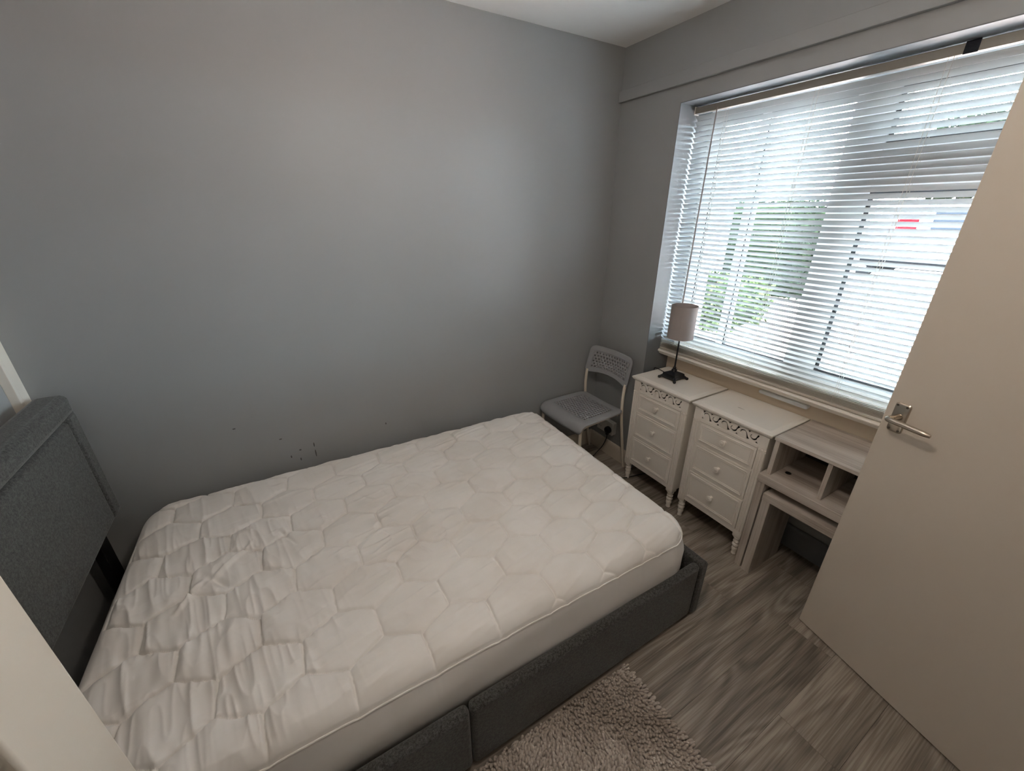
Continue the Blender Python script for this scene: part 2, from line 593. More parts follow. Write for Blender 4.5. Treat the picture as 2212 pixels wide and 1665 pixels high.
# framing of the panel under the sill
y = RY0
obj('panel_stile', MB().box(RX - 0.004, RX + 0.005, RY0 - 0.062, RY0, 0.47, 0.80), 'cream_panel', wl, bevel=0.002)
obj('panel_stile', MB().box(RX - 0.004, RX + 0.005, RY1, RY1 + 0.062, 0.47, 0.80), 'cream_panel', wl, bevel=0.002)
obj('panel_board', MB().box(RX - 0.002, RX + 0.005, RY1 + 0.066, RY0 - 0.066, 0.47, 0.80), 'cream_panel', wl, bevel=0.002)
struct('wall_left', MB().box(XH - 0.1, XH, YF, 0.0, 0, HC), 'wall_paint', 'grey wall behind the headboard', 'wall')
m = MB()
DX0, DX1 = -1.13, -0.33     # doorway behind the camera
m.box(XH - 0.1, DX0, YF - 0.1, YF, 0, HC)
m.box(DX1, 0.45, YF - 0.1, YF, 0, HC)
m.box(DX0, DX1, YF - 0.1, YF, 2.03, HC)
struct('wall_front', m, 'wall_paint', 'grey wall with the doorway, opposite the bed', 'wall')
m = MB()  # unseen hallway, added to stop light leaking in through the doorway
m.box(-1.9, 0.2, -3.5, -3.4, 0, HC); m.box(-1.9, -1.8, -3.4, YF - 0.1, 0, HC); m.box(0.1, 0.2, -3.4, YF - 0.1, 0, HC)
m.box(-1.9, 0.2, -3.5, YF - 0.1, HC, HC + 0.05); m.box(-1.9, 0.2, -3.5, YF - 0.1, -0.06, -0.001)
struct('wall_hall', m, 'ceiling_paint', 'unseen pale hallway walls added beyond the doorway against light leaks', 'wall')
struct('ceiling', MB().box(XH - 0.1, 0.45, YF - 0.1, 0.10, HC, HC + 0.1), 'ceiling_paint', 'white painted ceiling', 'ceiling')

# floor: sub floor plus separate planks
fl = struct('floor', MB().box(XH - 0.1, 0.45, YF - 0.1, 0.10, -0.08, -0.004), 'dark_base', 'grey brown oak plank floor', 'floor')
PW, PL = 0.176, 1.25
ends = {-1: 0.62, 0: -0.36, 1: 0.02, 2: -0.25, 3: -0.62, 4: 0.10, 5: -0.45, -2: -0.14, -3: 0.25, -4: -0.5, -5: 0.05, -6: -0.25, -7: 0.3, -8: -0.6}
cache = {}


def plank(x0, x1, y0, y1):
    x0 = max(x0, XH); x1 = min(x1, RX + 0.02); y0 = max(y0, YF); y1 = min(y1, 0.0)
    if x1 - x0 < 0.02 or y1 - y0 < 0.01:
        return
    key = (round(x1 - x0, 4), round(y1 - y0, 4))
    if key not in cache:
        hx, hy = key[0] / 2 - 0.0002, key[1] / 2 - 0.0002
        mb = MB().rings([[(-hx, -hy, -0.004), (hx, -hy, -0.004), (hx, hy, -0.004), (-hx, hy, -0.004)],
                         [(-hx, -hy, -0.0008), (hx, -hy, -0.0008), (hx, hy, -0.0008), (-hx, hy, -0.0008)],
                         [(-hx + .0005, -hy + .0005, 0), (hx - .0005, -hy + .0005, 0), (hx - .0005, hy - .0005, 0), (-hx + .0005, hy - .0005, 0)]])
        cache[key] = finish_mesh('plank', mb, 'floor_oak', smooth=False)
    o = bpy.data.objects.new('plank', cache[key])
    COL.objects.link(o)
    o.location = ((x0 + x1) / 2, (y0 + y1) / 2, 0)
    o.parent = fl


for k in range(-8, 6):
    y1 = -1.345 - PW * (k - 1)
    y0 = y1 - PW
    e = ends.get(k, 0.0)
    xs = [e + PL, e, e - PL, e - 2 * PL, e - 3 * PL]
    for a, b in zip(xs[1:], xs[:-1]):
        plank(a, b, y0, y1)

# skirtings
def skirt(name, x0, x1, y0, y1, nx, ny, h=0.105, t=0.016, label='', material='skirting_white'):
    """skirting board with a rounded top running along a wall; (nx, ny) points into the room"""
    prof = [(0, 0), (t, 0), (t, h - 0.03), (t * 0.75, h - 0.014), (t * 0.45, h - 0.004), (0.002, h), (0, h)]
    mb = MB()
    ra = [(x0 + nx * u, y0 + ny * u, z) for u, z in prof]
    rb = [(x1 + nx * u, y1 + ny * u, z) for u, z in prof]
    mb.rings([ra, rb])
    return struct(name, mb, material, label, 'skirting board')


skirt('baseboard_back', XH, 0.0, 0.0, 0.0, 0, -1, label='cream skirting board along the long grey wall')
skirt('baseboard_right', 0.0, 0.0, -0.016, RY0, -1, 0, label='cream skirting board under the socket beside the chair')
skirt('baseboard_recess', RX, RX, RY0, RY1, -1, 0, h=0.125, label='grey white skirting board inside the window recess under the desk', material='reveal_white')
skirt('baseboard_left', XH, XH, -0.1, YF, 1, 0, label='skirting board behind the headboard')

# painted curtain batten on the window wall
struct('trim_1', MB().box(-0.021, 0.0, YF, -0.003, 2.108, 2.161), 'wall_paint', 'long grey painted batten on the wall above the window', 'trim', bevel=0.002)
# white corner boxing behind the headboard
m = MB()
m.box(XH, XH + 0.022, -0.047, -0.001, 0, HC)
m.box(XH, XH + 0.014, -0.051, -0.047, 0, HC)
m.box(XH, XH + 0.024, -0.067, -0.051, 0, HC)
struct('trim_2', m, 'white_gloss', 'white vertical moulding in the corner behind the headboard', 'trim', bevel=0.0015)
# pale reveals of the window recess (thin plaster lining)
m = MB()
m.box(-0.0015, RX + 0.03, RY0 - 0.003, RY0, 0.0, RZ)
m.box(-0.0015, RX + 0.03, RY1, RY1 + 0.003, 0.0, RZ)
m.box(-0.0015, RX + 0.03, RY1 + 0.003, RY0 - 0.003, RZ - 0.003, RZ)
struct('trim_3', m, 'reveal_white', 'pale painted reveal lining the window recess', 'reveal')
# door frame behind the camera
m = MB()
m.box(DX0, DX0 + 0.025, YF - 0.1, YF + 0.015, 0, 2.005); m.box(DX1 - 0.025, DX1, YF - 0.1, YF + 0.015, 0, 2.005)
m.box(DX0, DX1, YF - 0.1, YF + 0.015, 2.005, 2.03)
struct('trim_4', m, 'white_gloss', 'white frame of the doorway', 'door frame')

# ------------------------------------------------------------------ window
WX = 0.235
win = tag(bpy.data.objects.new('window_1', None), 'white framed window with clear panes behind the blind', 'window', kind='structure')
COL.objects.link(win)
WZ0, WZ1 = 0.825, RZ - 0.003
m = MB()
m.box(WX, WX + 0.06, RY1 + .003, RY0 - .003, WZ0, 0.905); m.box(WX, WX + 0.06, RY1 + .003, RY0 - .003, WZ1 - 0.06, WZ1)
m.box(WX, WX + 0.06, RY0 - 0.063, RY0 - .003, 0.905, WZ1 - 0.06); m.box(WX, WX + 0.06, RY1 + .003, RY1 + 0.063, 0.905, WZ1 - 0.06)
obj('frame', m, 'upvc', win, bevel=0.003)
for (ya, yb) in ((-1.16, -1.03), (-0.698, -0.672), (-1.745, -1.70)):
    obj('mullion', MB().box(WX - 0.012, WX + 0.06, ya, yb, 0.905, WZ1 - 0.06), 'upvc', win, bevel=0.003)
# opening sash on the right of the mullion, with its black seals
def sash(ya, yb, z0, z1):
    t = 0.016
    m = MB()
    for (a, b, c, d) in ((ya, yb, z0, z0 + t), (ya, yb, z1 - t, z1), (ya, ya + t, z0 + t, z1 - t), (yb - t, yb, z0 + t, z1 - t)):
        m.box(WX - 0.004, WX + 0.05, a, b, c, d)
    obj('seal', m, 'gasket_black', win)
    obj('pane', MB().box(WX + 0.022, WX + 0.028, ya + t, yb - t, z0 + t, z1 - t), 'window_glass', win)


for (ya, yb) in ((-1.70, -1.16), (-2.117, -1.745)):
    sash(ya, yb, 0.905, 1.64)
    sash(ya, yb, 1.80, WZ1 - 0.06)
    obj('transom', MB().box(WX - 0.012, WX + 0.06, ya, yb, 1.64, 1.80), 'upvc', win, bevel=0.003)
def fixed(ya, yb):
    z0, z1 = 0.905, WZ1 - 0.06
    m = MB()
    t = 0.006
    for (a, b, c, d) in ((ya, yb, z0, z0 + t), (ya, yb, z1 - t, z1), (ya, ya + t, z0 + t, z1 - t), (yb - t, yb, z0 + t, z1 - t)):
        m.box(WX + 0.012, WX + 0.04, a, b, c, d)
    obj('seal', m, 'gasket_black', win)
    obj('pane', MB().box(WX + 0.022, WX + 0.028, ya + t, yb - t, z0 + t, z1 - t), 'window_glass', win)


fixed(-1.03, -0.698)
fixed(-0.672, -0.463)

# sill with moulded nose
m = MB()
prof = [(RX + 0.06, 0.800), (RX - 0.004, 0.800), (RX - 0.004, 0.790), (0.118, 0.790), (0.110, 0.796), (0.106, 0.803), (0.100, 0.806), (0.096, 0.813), (0.099, 0.820), (0.106, 0.824), (RX + 0.06, 0.824)]
m.prism(prof, RY1 + 0.003, RY0 - 0.003, 'xz')
struct('window_sill', m, 'cream_paint', 'cream moulded window sill under the blind', 'window sill')

# ------------------------------------------------------------------ venetian blind
BX = 0.118
BY0, BY1 = -0.4045, -2.176
bl = thing('venetian_blind', 'white venetian blind with open slats covering the window', 'blind', (BX, BY0, 0.825))
m = MB().box(BX - 0.014, BX + 0.014, BY1, BY0, 2.004, 2.031)
obj('headrail', m, 'headrail_paint', bl, world=True, bevel=0.002)
m = MB().box(BX - 0.018, BX + 0.016, BY0 - 0.001, BY0 + 0.006, 2.000, 2.034)
obj('end_bracket', m, 'plastic_white', bl, world=True, bevel=0.002)
# slat mesh: shallow curved strip
SW = 0.0265
def slat_mesh(name, L, material):
    mb = MB()
    top, bot = [], []
    n = 6
    for i in range(n + 1):
        u = -SW / 2 + SW * i / n
        h = 0.0022 * (1 - (2 * u / SW) ** 2)
        top.append((u, h + 0.0005)); bot.append((u, h - 0.0002))
    poly = top + bot[::-1]
    mb.rings([[(u, -L, v) for u, v in poly], [(u, 0, v) for u, v in poly]])
    return finish_mesh(name, mb, material)


slat_me = slat_mesh('slat', BY0 - BY1 - 0.006, 'slat_white')
stack_me = slat_mesh('slat', BY0 - BY1 - 0.006, 'slat_edge')
z = 1.986
PITCH = 0.0227
k = 0
while z > 0.893:
    o = bpy.data.objects.new('slat', slat_me)
    COL.objects.link(o); o.parent = bl
    o.location = (rnd.uniform(-.0006, .0006), -0.003, z - 0.825 + rnd.uniform(-.0007, .0007))
    tl = 40
    o.rotation_euler = (rnd.uniform(-.0006, .0006), R(tl + rnd.uniform(-1.6, 1.6)), 0)
    z -= PITCH
    k += 1
# the surplus slats lie stacked on the bottom rail on the sill
for i in range(7):
    o = bpy.data.objects.new('slat', stack_me)
    COL.objects.link(o); o.parent = bl
    o.location = (0.0006 * i - 0.004, -0.003 + rnd.uniform(-.002, .002), 0.0175 + i * 0.0058)
    o.rotation_euler = (0, R(2 + 3.2 * i), 0)
m = MB().box(BX - 0.018, BX + 0.010, BY1 + 0.003, BY0 - 0.003, 0.8255, 0.840)
obj('bottom_rail', m, 'slat_edge', bl, world=True, bevel=0.004)
for cy in (-0.58, -0.945, -1.31, -1.68, -2.02):
    m = MB()
    for dx in (-0.0115, 0.0115):
        m.tube([(BX + dx, cy, 2.004), (BX + dx, cy, 0.842)], 0.0007, 5)
    m.tube([(BX - 0.0135, cy + 0.012, 2.004), (BX - 0.0185, cy + 0.004, 0.90), (BX - 0.019, cy + 0.003, 0.842)], 0.0006, 5)
    obj('ladder_cord', m, 'cord_white', bl, world=True)
# tilt wand
m = MB()
m.tube([(BX - 0.014, -0.525, 2.012), (BX - 0.019, -0.525, 2.006), (BX - 0.0195, -0.525, 1.985)], 0.0028, 8)
hk = obj('wand_hook', m, 'wand_plastic', bl, world=True)
m = MB().tube([(BX - 0.0195, -0.525, 1.985), (BX - 0.0198, -0.520, 1.40), (BX - 0.020, -0.516, 0.93)], [0.0035, 0.0038, 0.0042], 6)
obj('tilt_wand', m, 'wand_plastic', bl, world=True)
m = MB().box(BX - 0.0162, BX - 0.0145, -1.36, -1.328, 2.002, 2.034)
m.box(BX - 0.0162, BX + 0.010, -1.358, -1.330, 2.0315, 2.0335)
tag(obj('tape_patch', m, 'tape_black', bl, world=True), 'black tape on the headrail')

# bar handle on the panel under the sill
m = MB()
n = 14
ring = []
hl, hr = 0.112, 0.010
poly = [( -hl + hr - hr * math.sin(t), hr * math.cos(t)) for t in np.linspace(0, math.pi, 8)] + [(hl - hr + hr * math.sin(t), -hr * math.cos(t)) for t in np.linspace(0, math.pi, 8)]
m.prism([(a - 1.095, b + 0.752) for a, b in poly], RX - 0.030, RX - 0.002, 'yz')
tag(obj('cover_strip', m, 'strip_white', bevel=0.004), 'pale rounded plastic bar fixed to the cream panel below the sill', 'cover strip')

# ------------------------------------------------------------------ door
dA = Vector((-0.191, -1.548, 0)); dD = Vector((-0.211, -0.9775, 0)).normalized()
dN = Vector((dD.y, -dD.x, 0))        # points to the camera side (-x)
door = tag(bpy.data.objects.new('door_1', None), 'open white flush door with a lever handle', 'door', kind='structure')
COL.objects.link(door)
door.location = dA
door.rotation_euler = (0, 0, math.atan2(dD.y, dD.x))
# local: +x along the leaf from the latch edge, +y/-y across.  camera side is local -y
obj('door_leaf', MB().box(0, 0.762, 0, 0.034, 0.006, 1.985), 'door_paint', door, bevel=0.0012)
pl = MB()
poly = []
w2, h2, cr = 0.0205, 0.049, 0.008
for cx, cz, a0 in ((w2 - cr, h2 - cr, 0), (-w2 + cr, h2 - cr, 90), (-w2 + cr, -h2 + cr, 180), (w2 - cr, -h2 + cr, 270)):
    for a in range(0, 91, 15):
        poly.append((cx + cr * math.cos(R(a0 + a)), cz + cr * math.sin(R(a0 + a))))
sgn = -1 if dN.dot(Vector((-1, 0, 0))) > 0 else 1
# figure out which local side faces the camera
loc_cam = Matrix.Rotation(-door.rotation_euler[2], 4, 'Z') @ (Vector(cam.location) - dA)
S = -1 if loc_cam.y < 0 else 1
if S > 0:
    for o in door.children:
        o.location.y = -0.034
HZ, HS = 0.977, 0.041
pl.rings([[(HS + u * k, S * d, HZ + v * k) for u, v in poly] for k, d in ((1, 0), (1, 0.003), (0.93, 0.0055), (0.90, 0.0062))])
hd = obj('handle_plate', pl, 'nickel', door)
for u, v in ((-.0125, .041), (.0125, .041), (-.0125, -.041), (.0125, -.041)):
    obj('screw', MB().lathe([(0.0001, 0.0060), (0.0034, 0.0064), (0.0036, 0.0075), (0.0001, 0.0078)], (HS + u, 0, HZ + v), 12, 'y') if S > 0 else
        MB().lathe([(0.0001, -0.0060), (0.0034, -0.0064), (0.0036, -0.0075), (0.0001, -0.0078)], (HS + u, 0, HZ + v), 12, 'y'), 'screw_steel', hd)
zl = HZ + 0.004
m = MB()
m.lathe([(0.0105, S * 0.006), (0.0105, S * 0.012), (0.0085, S * 0.016), (0.008, S * 0.036)], (HS, 0, zl), 18, 'y')
obj('handle_rose', m, 'nickel', hd)
path = smooth_path([(HS, S * 0.030, zl), (HS - .004, S * 0.046, zl), (HS + .004, S * 0.055, zl), (HS + 0.03, S * 0.056, zl), (HS + 0.085, S * 0.056, zl - .001), (HS + 0.108, S * 0.054, zl - .002)], 5)
rad = [0.0095] * len(path)
for i in range(len(path)):
    rad[i] = 0.0082 if i < len(path) - 4 else 0.0082 - 0.0008 * (i - len(path) + 5)
m = MB().tube(path, rad, 14)
obj('lever', m, 'nickel', hd)

# ------------------------------------------------------------------ wardrobe beside the camera
WXF = -2.12
wd = thing('wardrobe', 'white painted wardrobe edge close to the camera in the lower left corner', 'wardrobe', (WXF - 0.25, -1.85, 0))
YW0, YW1 = -1.397, -2.33
m = MB()
m.box(XH + 0.005, WXF - 0.02, YW0 - 0.018, YW0, 0, 1.95); m.box(XH + 0.005, WXF - 0.02, YW1, YW1 + 0.018, 0, 1.95)
m.box(XH + 0.005, WXF - 0.02, YW1 + .018, YW0 - .018, 1.932, 1.95); m.box(XH + 0.005, WXF - 0.02, YW1 + .018, YW0 - .018, 0, 0.08)
m.box(XH + 0.005, XH + 0.012, YW1 + .018, YW0 - .018, 0.08, 1.932)
obj('carcass', m, 'door_paint', wd, world=True, bevel=0.001)
obj('stile', MB().box(WXF - 0.02, WXF, -1.509, YW0, 0, 1.95), 'door_paint', wd, world=True, bevel=0.004, seg=3)
obj('stile', MB().box(WXF - 0.02, WXF, YW1, YW1 + 0.112, 0, 1.95), 'door_paint', wd, world=True, bevel=0.004, seg=3)
obj('rail', MB().box(WXF - 0.02, WXF, YW1 + .112, -1.509, 1.85, 1.95), 'door_paint', wd, world=True, bevel=0.004, seg=3)
for a, b in ((-1.863, -1.515), (-2.213, -1.867)):
    dd = obj('cupboard_door', MB().box(WXF - 0.028, WXF - 0.008, a, b, 0.085, 1.846), 'white_gloss', wd, world=True, bevel=0.002)

# ------------------------------------------------------------------ bed frame
bed = thing('bed_frame', 'dark grey felt upholstered bed frame with a panelled headboard', 'bed', (-1.55, -0.66, 0))
YR, YL = -1.305, -0.020        # outer sides
XF, XB = -0.530, -2.50
RH = 0.286


def felt_board(name, x0, x1, y0, y1, z0, z1, bev=0.012, label=None):
    o = obj(name, MB().box(x0, x1, y0, y1, z0, z1), 'grey_felt', bed, world=True, bevel=bev, seg=4)
    if label: o['label'] = label
    return o


felt_board('foot_board', XF - 0.045, XF, YR - 0.004, YL, 0.012, RH)
felt_board('side_rail', -1.574, XF - 0.047, YR, YR + 0.036, 0.012, RH + 0.002, 0.015)
felt_board('side_rail', XB, -1.577, YR, YR + 0.036, 0.012, RH + 0.002, 0.015)
felt_board('side_rail', XB, XF - 0.047, YL - 0.045, YL, 0.012, RH)
# headboard
hb0, hb1 = -2.612, -2.520
m = MB()
HBT = 0.985
by0, by1 = -1.300, -0.028
bw = 0.078
zb = 0.475
# padded border: top and two sides, top slightly rounded back
m.box(hb0, hb1, by0, by1, HBT - bw, HBT)
bt = obj('headboard_border', m, 'grey_felt', bed, world=True, bevel=0.022, seg=5)
for a, b in ((by0, by0 + bw), (by1 - bw, by1)):
    obj('headboard_border', MB().box(hb0, hb1, a, b, zb, HBT - bw + 0.02), 'grey_felt', bed, world=True, bevel=0.018, seg=4)
obj('headboard_panel', MB().box(hb0 + 0.01, hb1 - 0.006, by0 + bw - .012, by1 - bw + .012, zb, HBT - bw - 0.004), 'grey_felt', bed, world=True, bevel=0.012, seg=4)
for yy in (-0.16, -1.12):
    obj('headboard_leg', MB().box(hb0 + 0.02, hb0 + 0.05, yy - 0.035, yy + 0.035, 0, zb + 0.1), 'black_plastic', bed, world=True, bevel=0.003)
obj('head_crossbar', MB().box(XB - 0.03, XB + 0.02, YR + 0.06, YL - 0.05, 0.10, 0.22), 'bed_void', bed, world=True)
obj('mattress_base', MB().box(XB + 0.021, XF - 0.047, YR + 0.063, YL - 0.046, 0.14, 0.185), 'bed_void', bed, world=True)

# ------------------------------------------------------------------ mattress with quilted protector
rng = np.random.RandomState(5)


def vnoise(x, y, seed):
    """smooth value noise on arrays"""
    xi = np.floor(x).astype(int); yi = np.floor(y).astype(int)
    fx = x - xi; fy = y - yi
    fx = fx * fx * (3 - 2 * fx); fy = fy * fy * (3 - 2 * fy)

    def h(a, b):
        n = (a * 374761393 + b * 668265263 + seed * 974711) & 0x7fffffff
        n = ((n ^ (n >> 13)) * 1274126177) & 0x7fffffff
        return ((n ^ (n >> 16)) & 0xffff) / 65535.0
    return (h(xi, yi) * (1 - fx) + h(xi + 1, yi) * fx) * (1 - fy) + (h(xi, yi + 1) * (1 - fx) + h(xi + 1, yi + 1) * fx) * fy


MX0, MX1 = -2.462, -0.586
MY0, MY1 = -1.243, -0.052
ZT = 0.458
nx, ny = 780, 500
hx, hy = (MX1 - MX0) / 2, (MY1 - MY0) / 2
cxm, cym = (MX0 + MX1) / 2, (MY0 + MY1) / 2
rc = 0.115
ga = np.linspace(-1, 1, nx + 1)[:, None] * hx + np.zeros((1, ny + 1))
gb = np.linspace(-1, 1, ny + 1)[None, :] * hy + np.zeros((nx + 1, 1))
qx = np.clip(ga, -hx + rc, hx - rc); qy = np.clip(gb, -hy + rc, hy - rc)
dx = (ga - qx) / rc; dy = (gb - qy) / rc
px = qx + rc * dx * np.sqrt(np.maximum(0, 1 - dy * dy / 2))
py = qy + rc * dy * np.sqrt(np.maximum(0, 1 - dx * dx / 2))
# distance to the rounded border
ex = np.maximum(np.abs(px) - (hx - rc), 0); ey = np.maximum(np.abs(py) - (hy - rc), 0)
inside = np.minimum((hx - np.abs(px)), (hy - np.abs(py)))
dcorner = rc - np.sqrt(ex ** 2 + ey ** 2)
dist = np.where((ex > 0) & (ey > 0), dcorner, inside)
dist = np.maximum(dist, 0)
Xw = px + cxm; Yw = py + cym
RR = 0.075
u = np.clip(dist / RR, 0, 1)
drop = 0.040 * (1 - np.sqrt(np.maximum(0, 1 - (1 - u) ** 2)))
Zw = ZT - drop
# gentle sag / crown
Zw += 0.006 * (vnoise(Xw * 2.2 + 10, Yw * 2.2 + 10, 3) - 0.5)
# stitched hexagons
th_ = -0.020
Xl = cxm + math.cos(th_) * px - math.sin(th_) * py; Yl = cym + math.sin(th_) * px + math.cos(th_) * py
wx = Xl + 0.010 * (vnoise(Xw * 9 + 40, Yw * 9 + 40, 11) - 0.5)
wy = Yl + 0.010 * (vnoise(Xw * 9 + 80, Yw * 9 + 10, 12) - 0.5)
sx_, syk = 0.2, 0.84
u_ = (wx + 1.242); v_ = (wy + 0.749) / syk
rp = 0.2 * math.sqrt(3) / 2
best = np.full(u_.shape, 1e9); second = np.full(u_.shape, 1e9)
cid = np.zeros(u_.shape, int)
j0 = np.floor(v_ / rp).astype(int)
for dj in (-1, 0, 1, 2):
    j = j0 + dj
    offx = np.where(j % 2 == 0, 0.0, 0.1)
    i0 = np.floor((u_ - offx) / 0.2).astype(int)
    for di in (0, 1):
        i = i0 + di
        d2 = (u_ - (i * 0.2 + offx)) ** 2 + (v_ - j * rp) ** 2
        nb = d2 < best
        second = np.where(nb, best, np.minimum(second, d2))
        cid = np.where(nb, i * 131 + j * 7 + 5000, cid)
        best = np.where(nb, d2, best)
edge = (second - best) / (2 * 0.2)
fade = np.clip((dist - 0.004) / 0.03, 0, 1)
puff = 0.0105 * (1 - np.exp(-edge / 0.013)) - 0.0075 * np.exp(-(edge / 0.0036) ** 2)
Zw += puff * (0.35 + 0.65 * fade)
hsh = ((cid * 7919) % 97) / 97.0
# ripples: towards the head they run across the bed, elsewhere along it
head = np.clip((-1.72 - Xw) / 0.35, 0, 1) * np.clip((0.25 + (-Yw)) / 0.4, 0, 1)
wallside = np.clip((Yw + 0.52) / 0.25, 0, 1)
headr = (1 - np.abs(2 * vnoise(Xw * 26 + Yw * 5 + hsh * 9, Yw * 5 + hsh * 31, 21) - 1)) ** 1.6
headr2 = (1 - np.abs(2 * vnoise(Xw * 52 + Yw * 9 + hsh * 5, Yw * 9 + hsh * 17, 22) - 1)) ** 1.4
pucker = np.exp(-edge / 0.03)
Zw += fade * head * (1 - 0.6 * wallside) * (0.0105 * (headr - 0.4) + 0.0062 * (headr2 - 0.4) * (0.5 + pucker))
alng = (1 - np.abs(2 * vnoise(Yw * 36 - Xw * 8 + hsh * 7, Xw * 4 + hsh * 13, 31) - 1)) ** 1.6
alng2 = vnoise(Yw * 85 - Xw * 12, Xw * 6 + hsh * 19, 32)
aw = (1 - 0.75 * head) * (0.55 + 0.45 * np.maximum(wallside, vnoise(Xw * 3, Yw * 3, 5)))
Zw += fade * aw * (0.0062 * (alng - 0.4) + 0.0055 * (alng2 - 0.5) * (0.4 + pucker))
mid = np.exp(-((Xw + 1.45) / 0.45) ** 2 - ((Yw + 0.72) / 0.35) ** 2)
rid = 1 - np.abs(2 * vnoise(Xw * 15 + Yw * 10, Yw * 15 - Xw * 9, 41) - 1)
Zw += fade * mid * 0.009 * (rid ** 3 - 0.2)
# a few individual creases
def crease(ax, ay, bx, by, w, h):
    global Zw
    vx, vy = bx - ax, by - ay
    L2 = vx * vx + vy * vy
    t = np.clip(((Xw - ax) * vx + (Yw - ay) * vy) / L2, 0, 1)
    d = np.hypot(Xw - ax - t * vx, Yw - ay - t * vy)
    Zw += h * np.exp(-(d / w) ** 2) * np.sin(np.pi * np.clip(t, 0.05, 0.95))


crease(-2.21, -0.60, -2.12, -0.70, 0.010, -0.014)
crease(-2.20, -0.66, -2.06, -0.50, 0.008, 0.012)
crease(-2.27, -0.74, -2.20, -0.62, 0.009, 0.013)
crease(-1.98, -0.50, -1.93, -0.60, 0.005, -0.006)
crease(-2.02, -0.42, -1.90, -0.42, 0.007, 0.007)
crease(-2.12, -0.82, -2.10, -1.00, 0.012, 0.010)
crease(-2.22, -0.80, -2.21, -0.98, 0.012, 0.009)

mt = thing('mattress', 'white mattress in a quilted hexagon stitched protector on the grey bed', 'mattress', (cxm, cym, 0.19), -0.020)
verts = np.stack([Xw - cxm, Yw - cym, Zw - 0.19], -1).reshape(-1, 3)
idx = np.arange((nx + 1) * (ny + 1)).reshape(nx + 1, ny + 1)
faces = np.stack([idx[:-1, :-1], idx[1:, :-1], idx[1:, 1:], idx[:-1, 1:]], -1).reshape(-1, 4)
me = bpy.data.meshes.new('quilted_cover')
me.from_pydata(verts.tolist(), [], faces.tolist())
me.materials.append(MATS['quilt_cotton'])
me.shade_smooth()
qo = bpy.data.objects.new('quilted_cover', me)
COL.objects.link(qo); qo.parent = mt
# plain side skirt below the seam
per = list(idx[:, 0]) + list(idx[-1, 1:]) + list(idx[-2::-1, -1]) + list(idx[0, -2:0:-1])
per = per[::2]
P3 = verts[per]
npn = len(P3)
nxt = np.roll(P3, -1, 0); prv = np.roll(P3, 1, 0)
tg = nxt - prv
nrm = np.stack([tg[:, 1], -tg[:, 0]], -1); nrm /= np.linalg.norm(nrm, axis=1)[:, None] + 1e-9
s_arc = np.cumsum(np.linalg.norm(tg, axis=1)) / 2
levels = [(0.0, 0.0, 0.0), (0.005, 0.05, 0.1), (0.009, 0.13, 0.4), (0.012, 0.26, 0.9), (0.015, 0.38, 1.0), (0.018, 0.50, 0.7), (0.018, 0.62, 0.3), (0.012, 0.80, 0.1), (0.000, 1.0, 0.0)]
rings_ = []
for out_, tt, wv in levels:
    wav = 0.020 * (vnoise(s_arc * 2.0 + tt * 1.6, s_arc * 0 + tt * 3.5, 71) - 0.5) + 0.003 * (vnoise(s_arc * 10, s_arc * 0 + tt * 4, 72) - 0.5)
    r = P3.copy()
    r[:, :2] += nrm * (out_ + wv * wav)[:, None]
    r[:, 2] = P3[:, 2] * (1 - tt) + (0.002) * tt
    rings_.append([tuple(p) for p in r])
# dense vertical interpolation for smooth shading
mbs = MB(); mbs.rings(rings_, False, False)
sk = obj('side_skirt', mbs, 'skirt_cotton', mt)
# seam piping
m = MB()
pts = [tuple(Vector(p) + Vector((n_[0] * 0.002, n_[1] * 0.002, -0.001))) for p, n_ in zip(P3[::2], nrm[::2])]
pts.append(pts[0])
m.tube(pts, 0.0022, 5, caps=False)
obj('seam', m, 'quilt_cotton', mt)

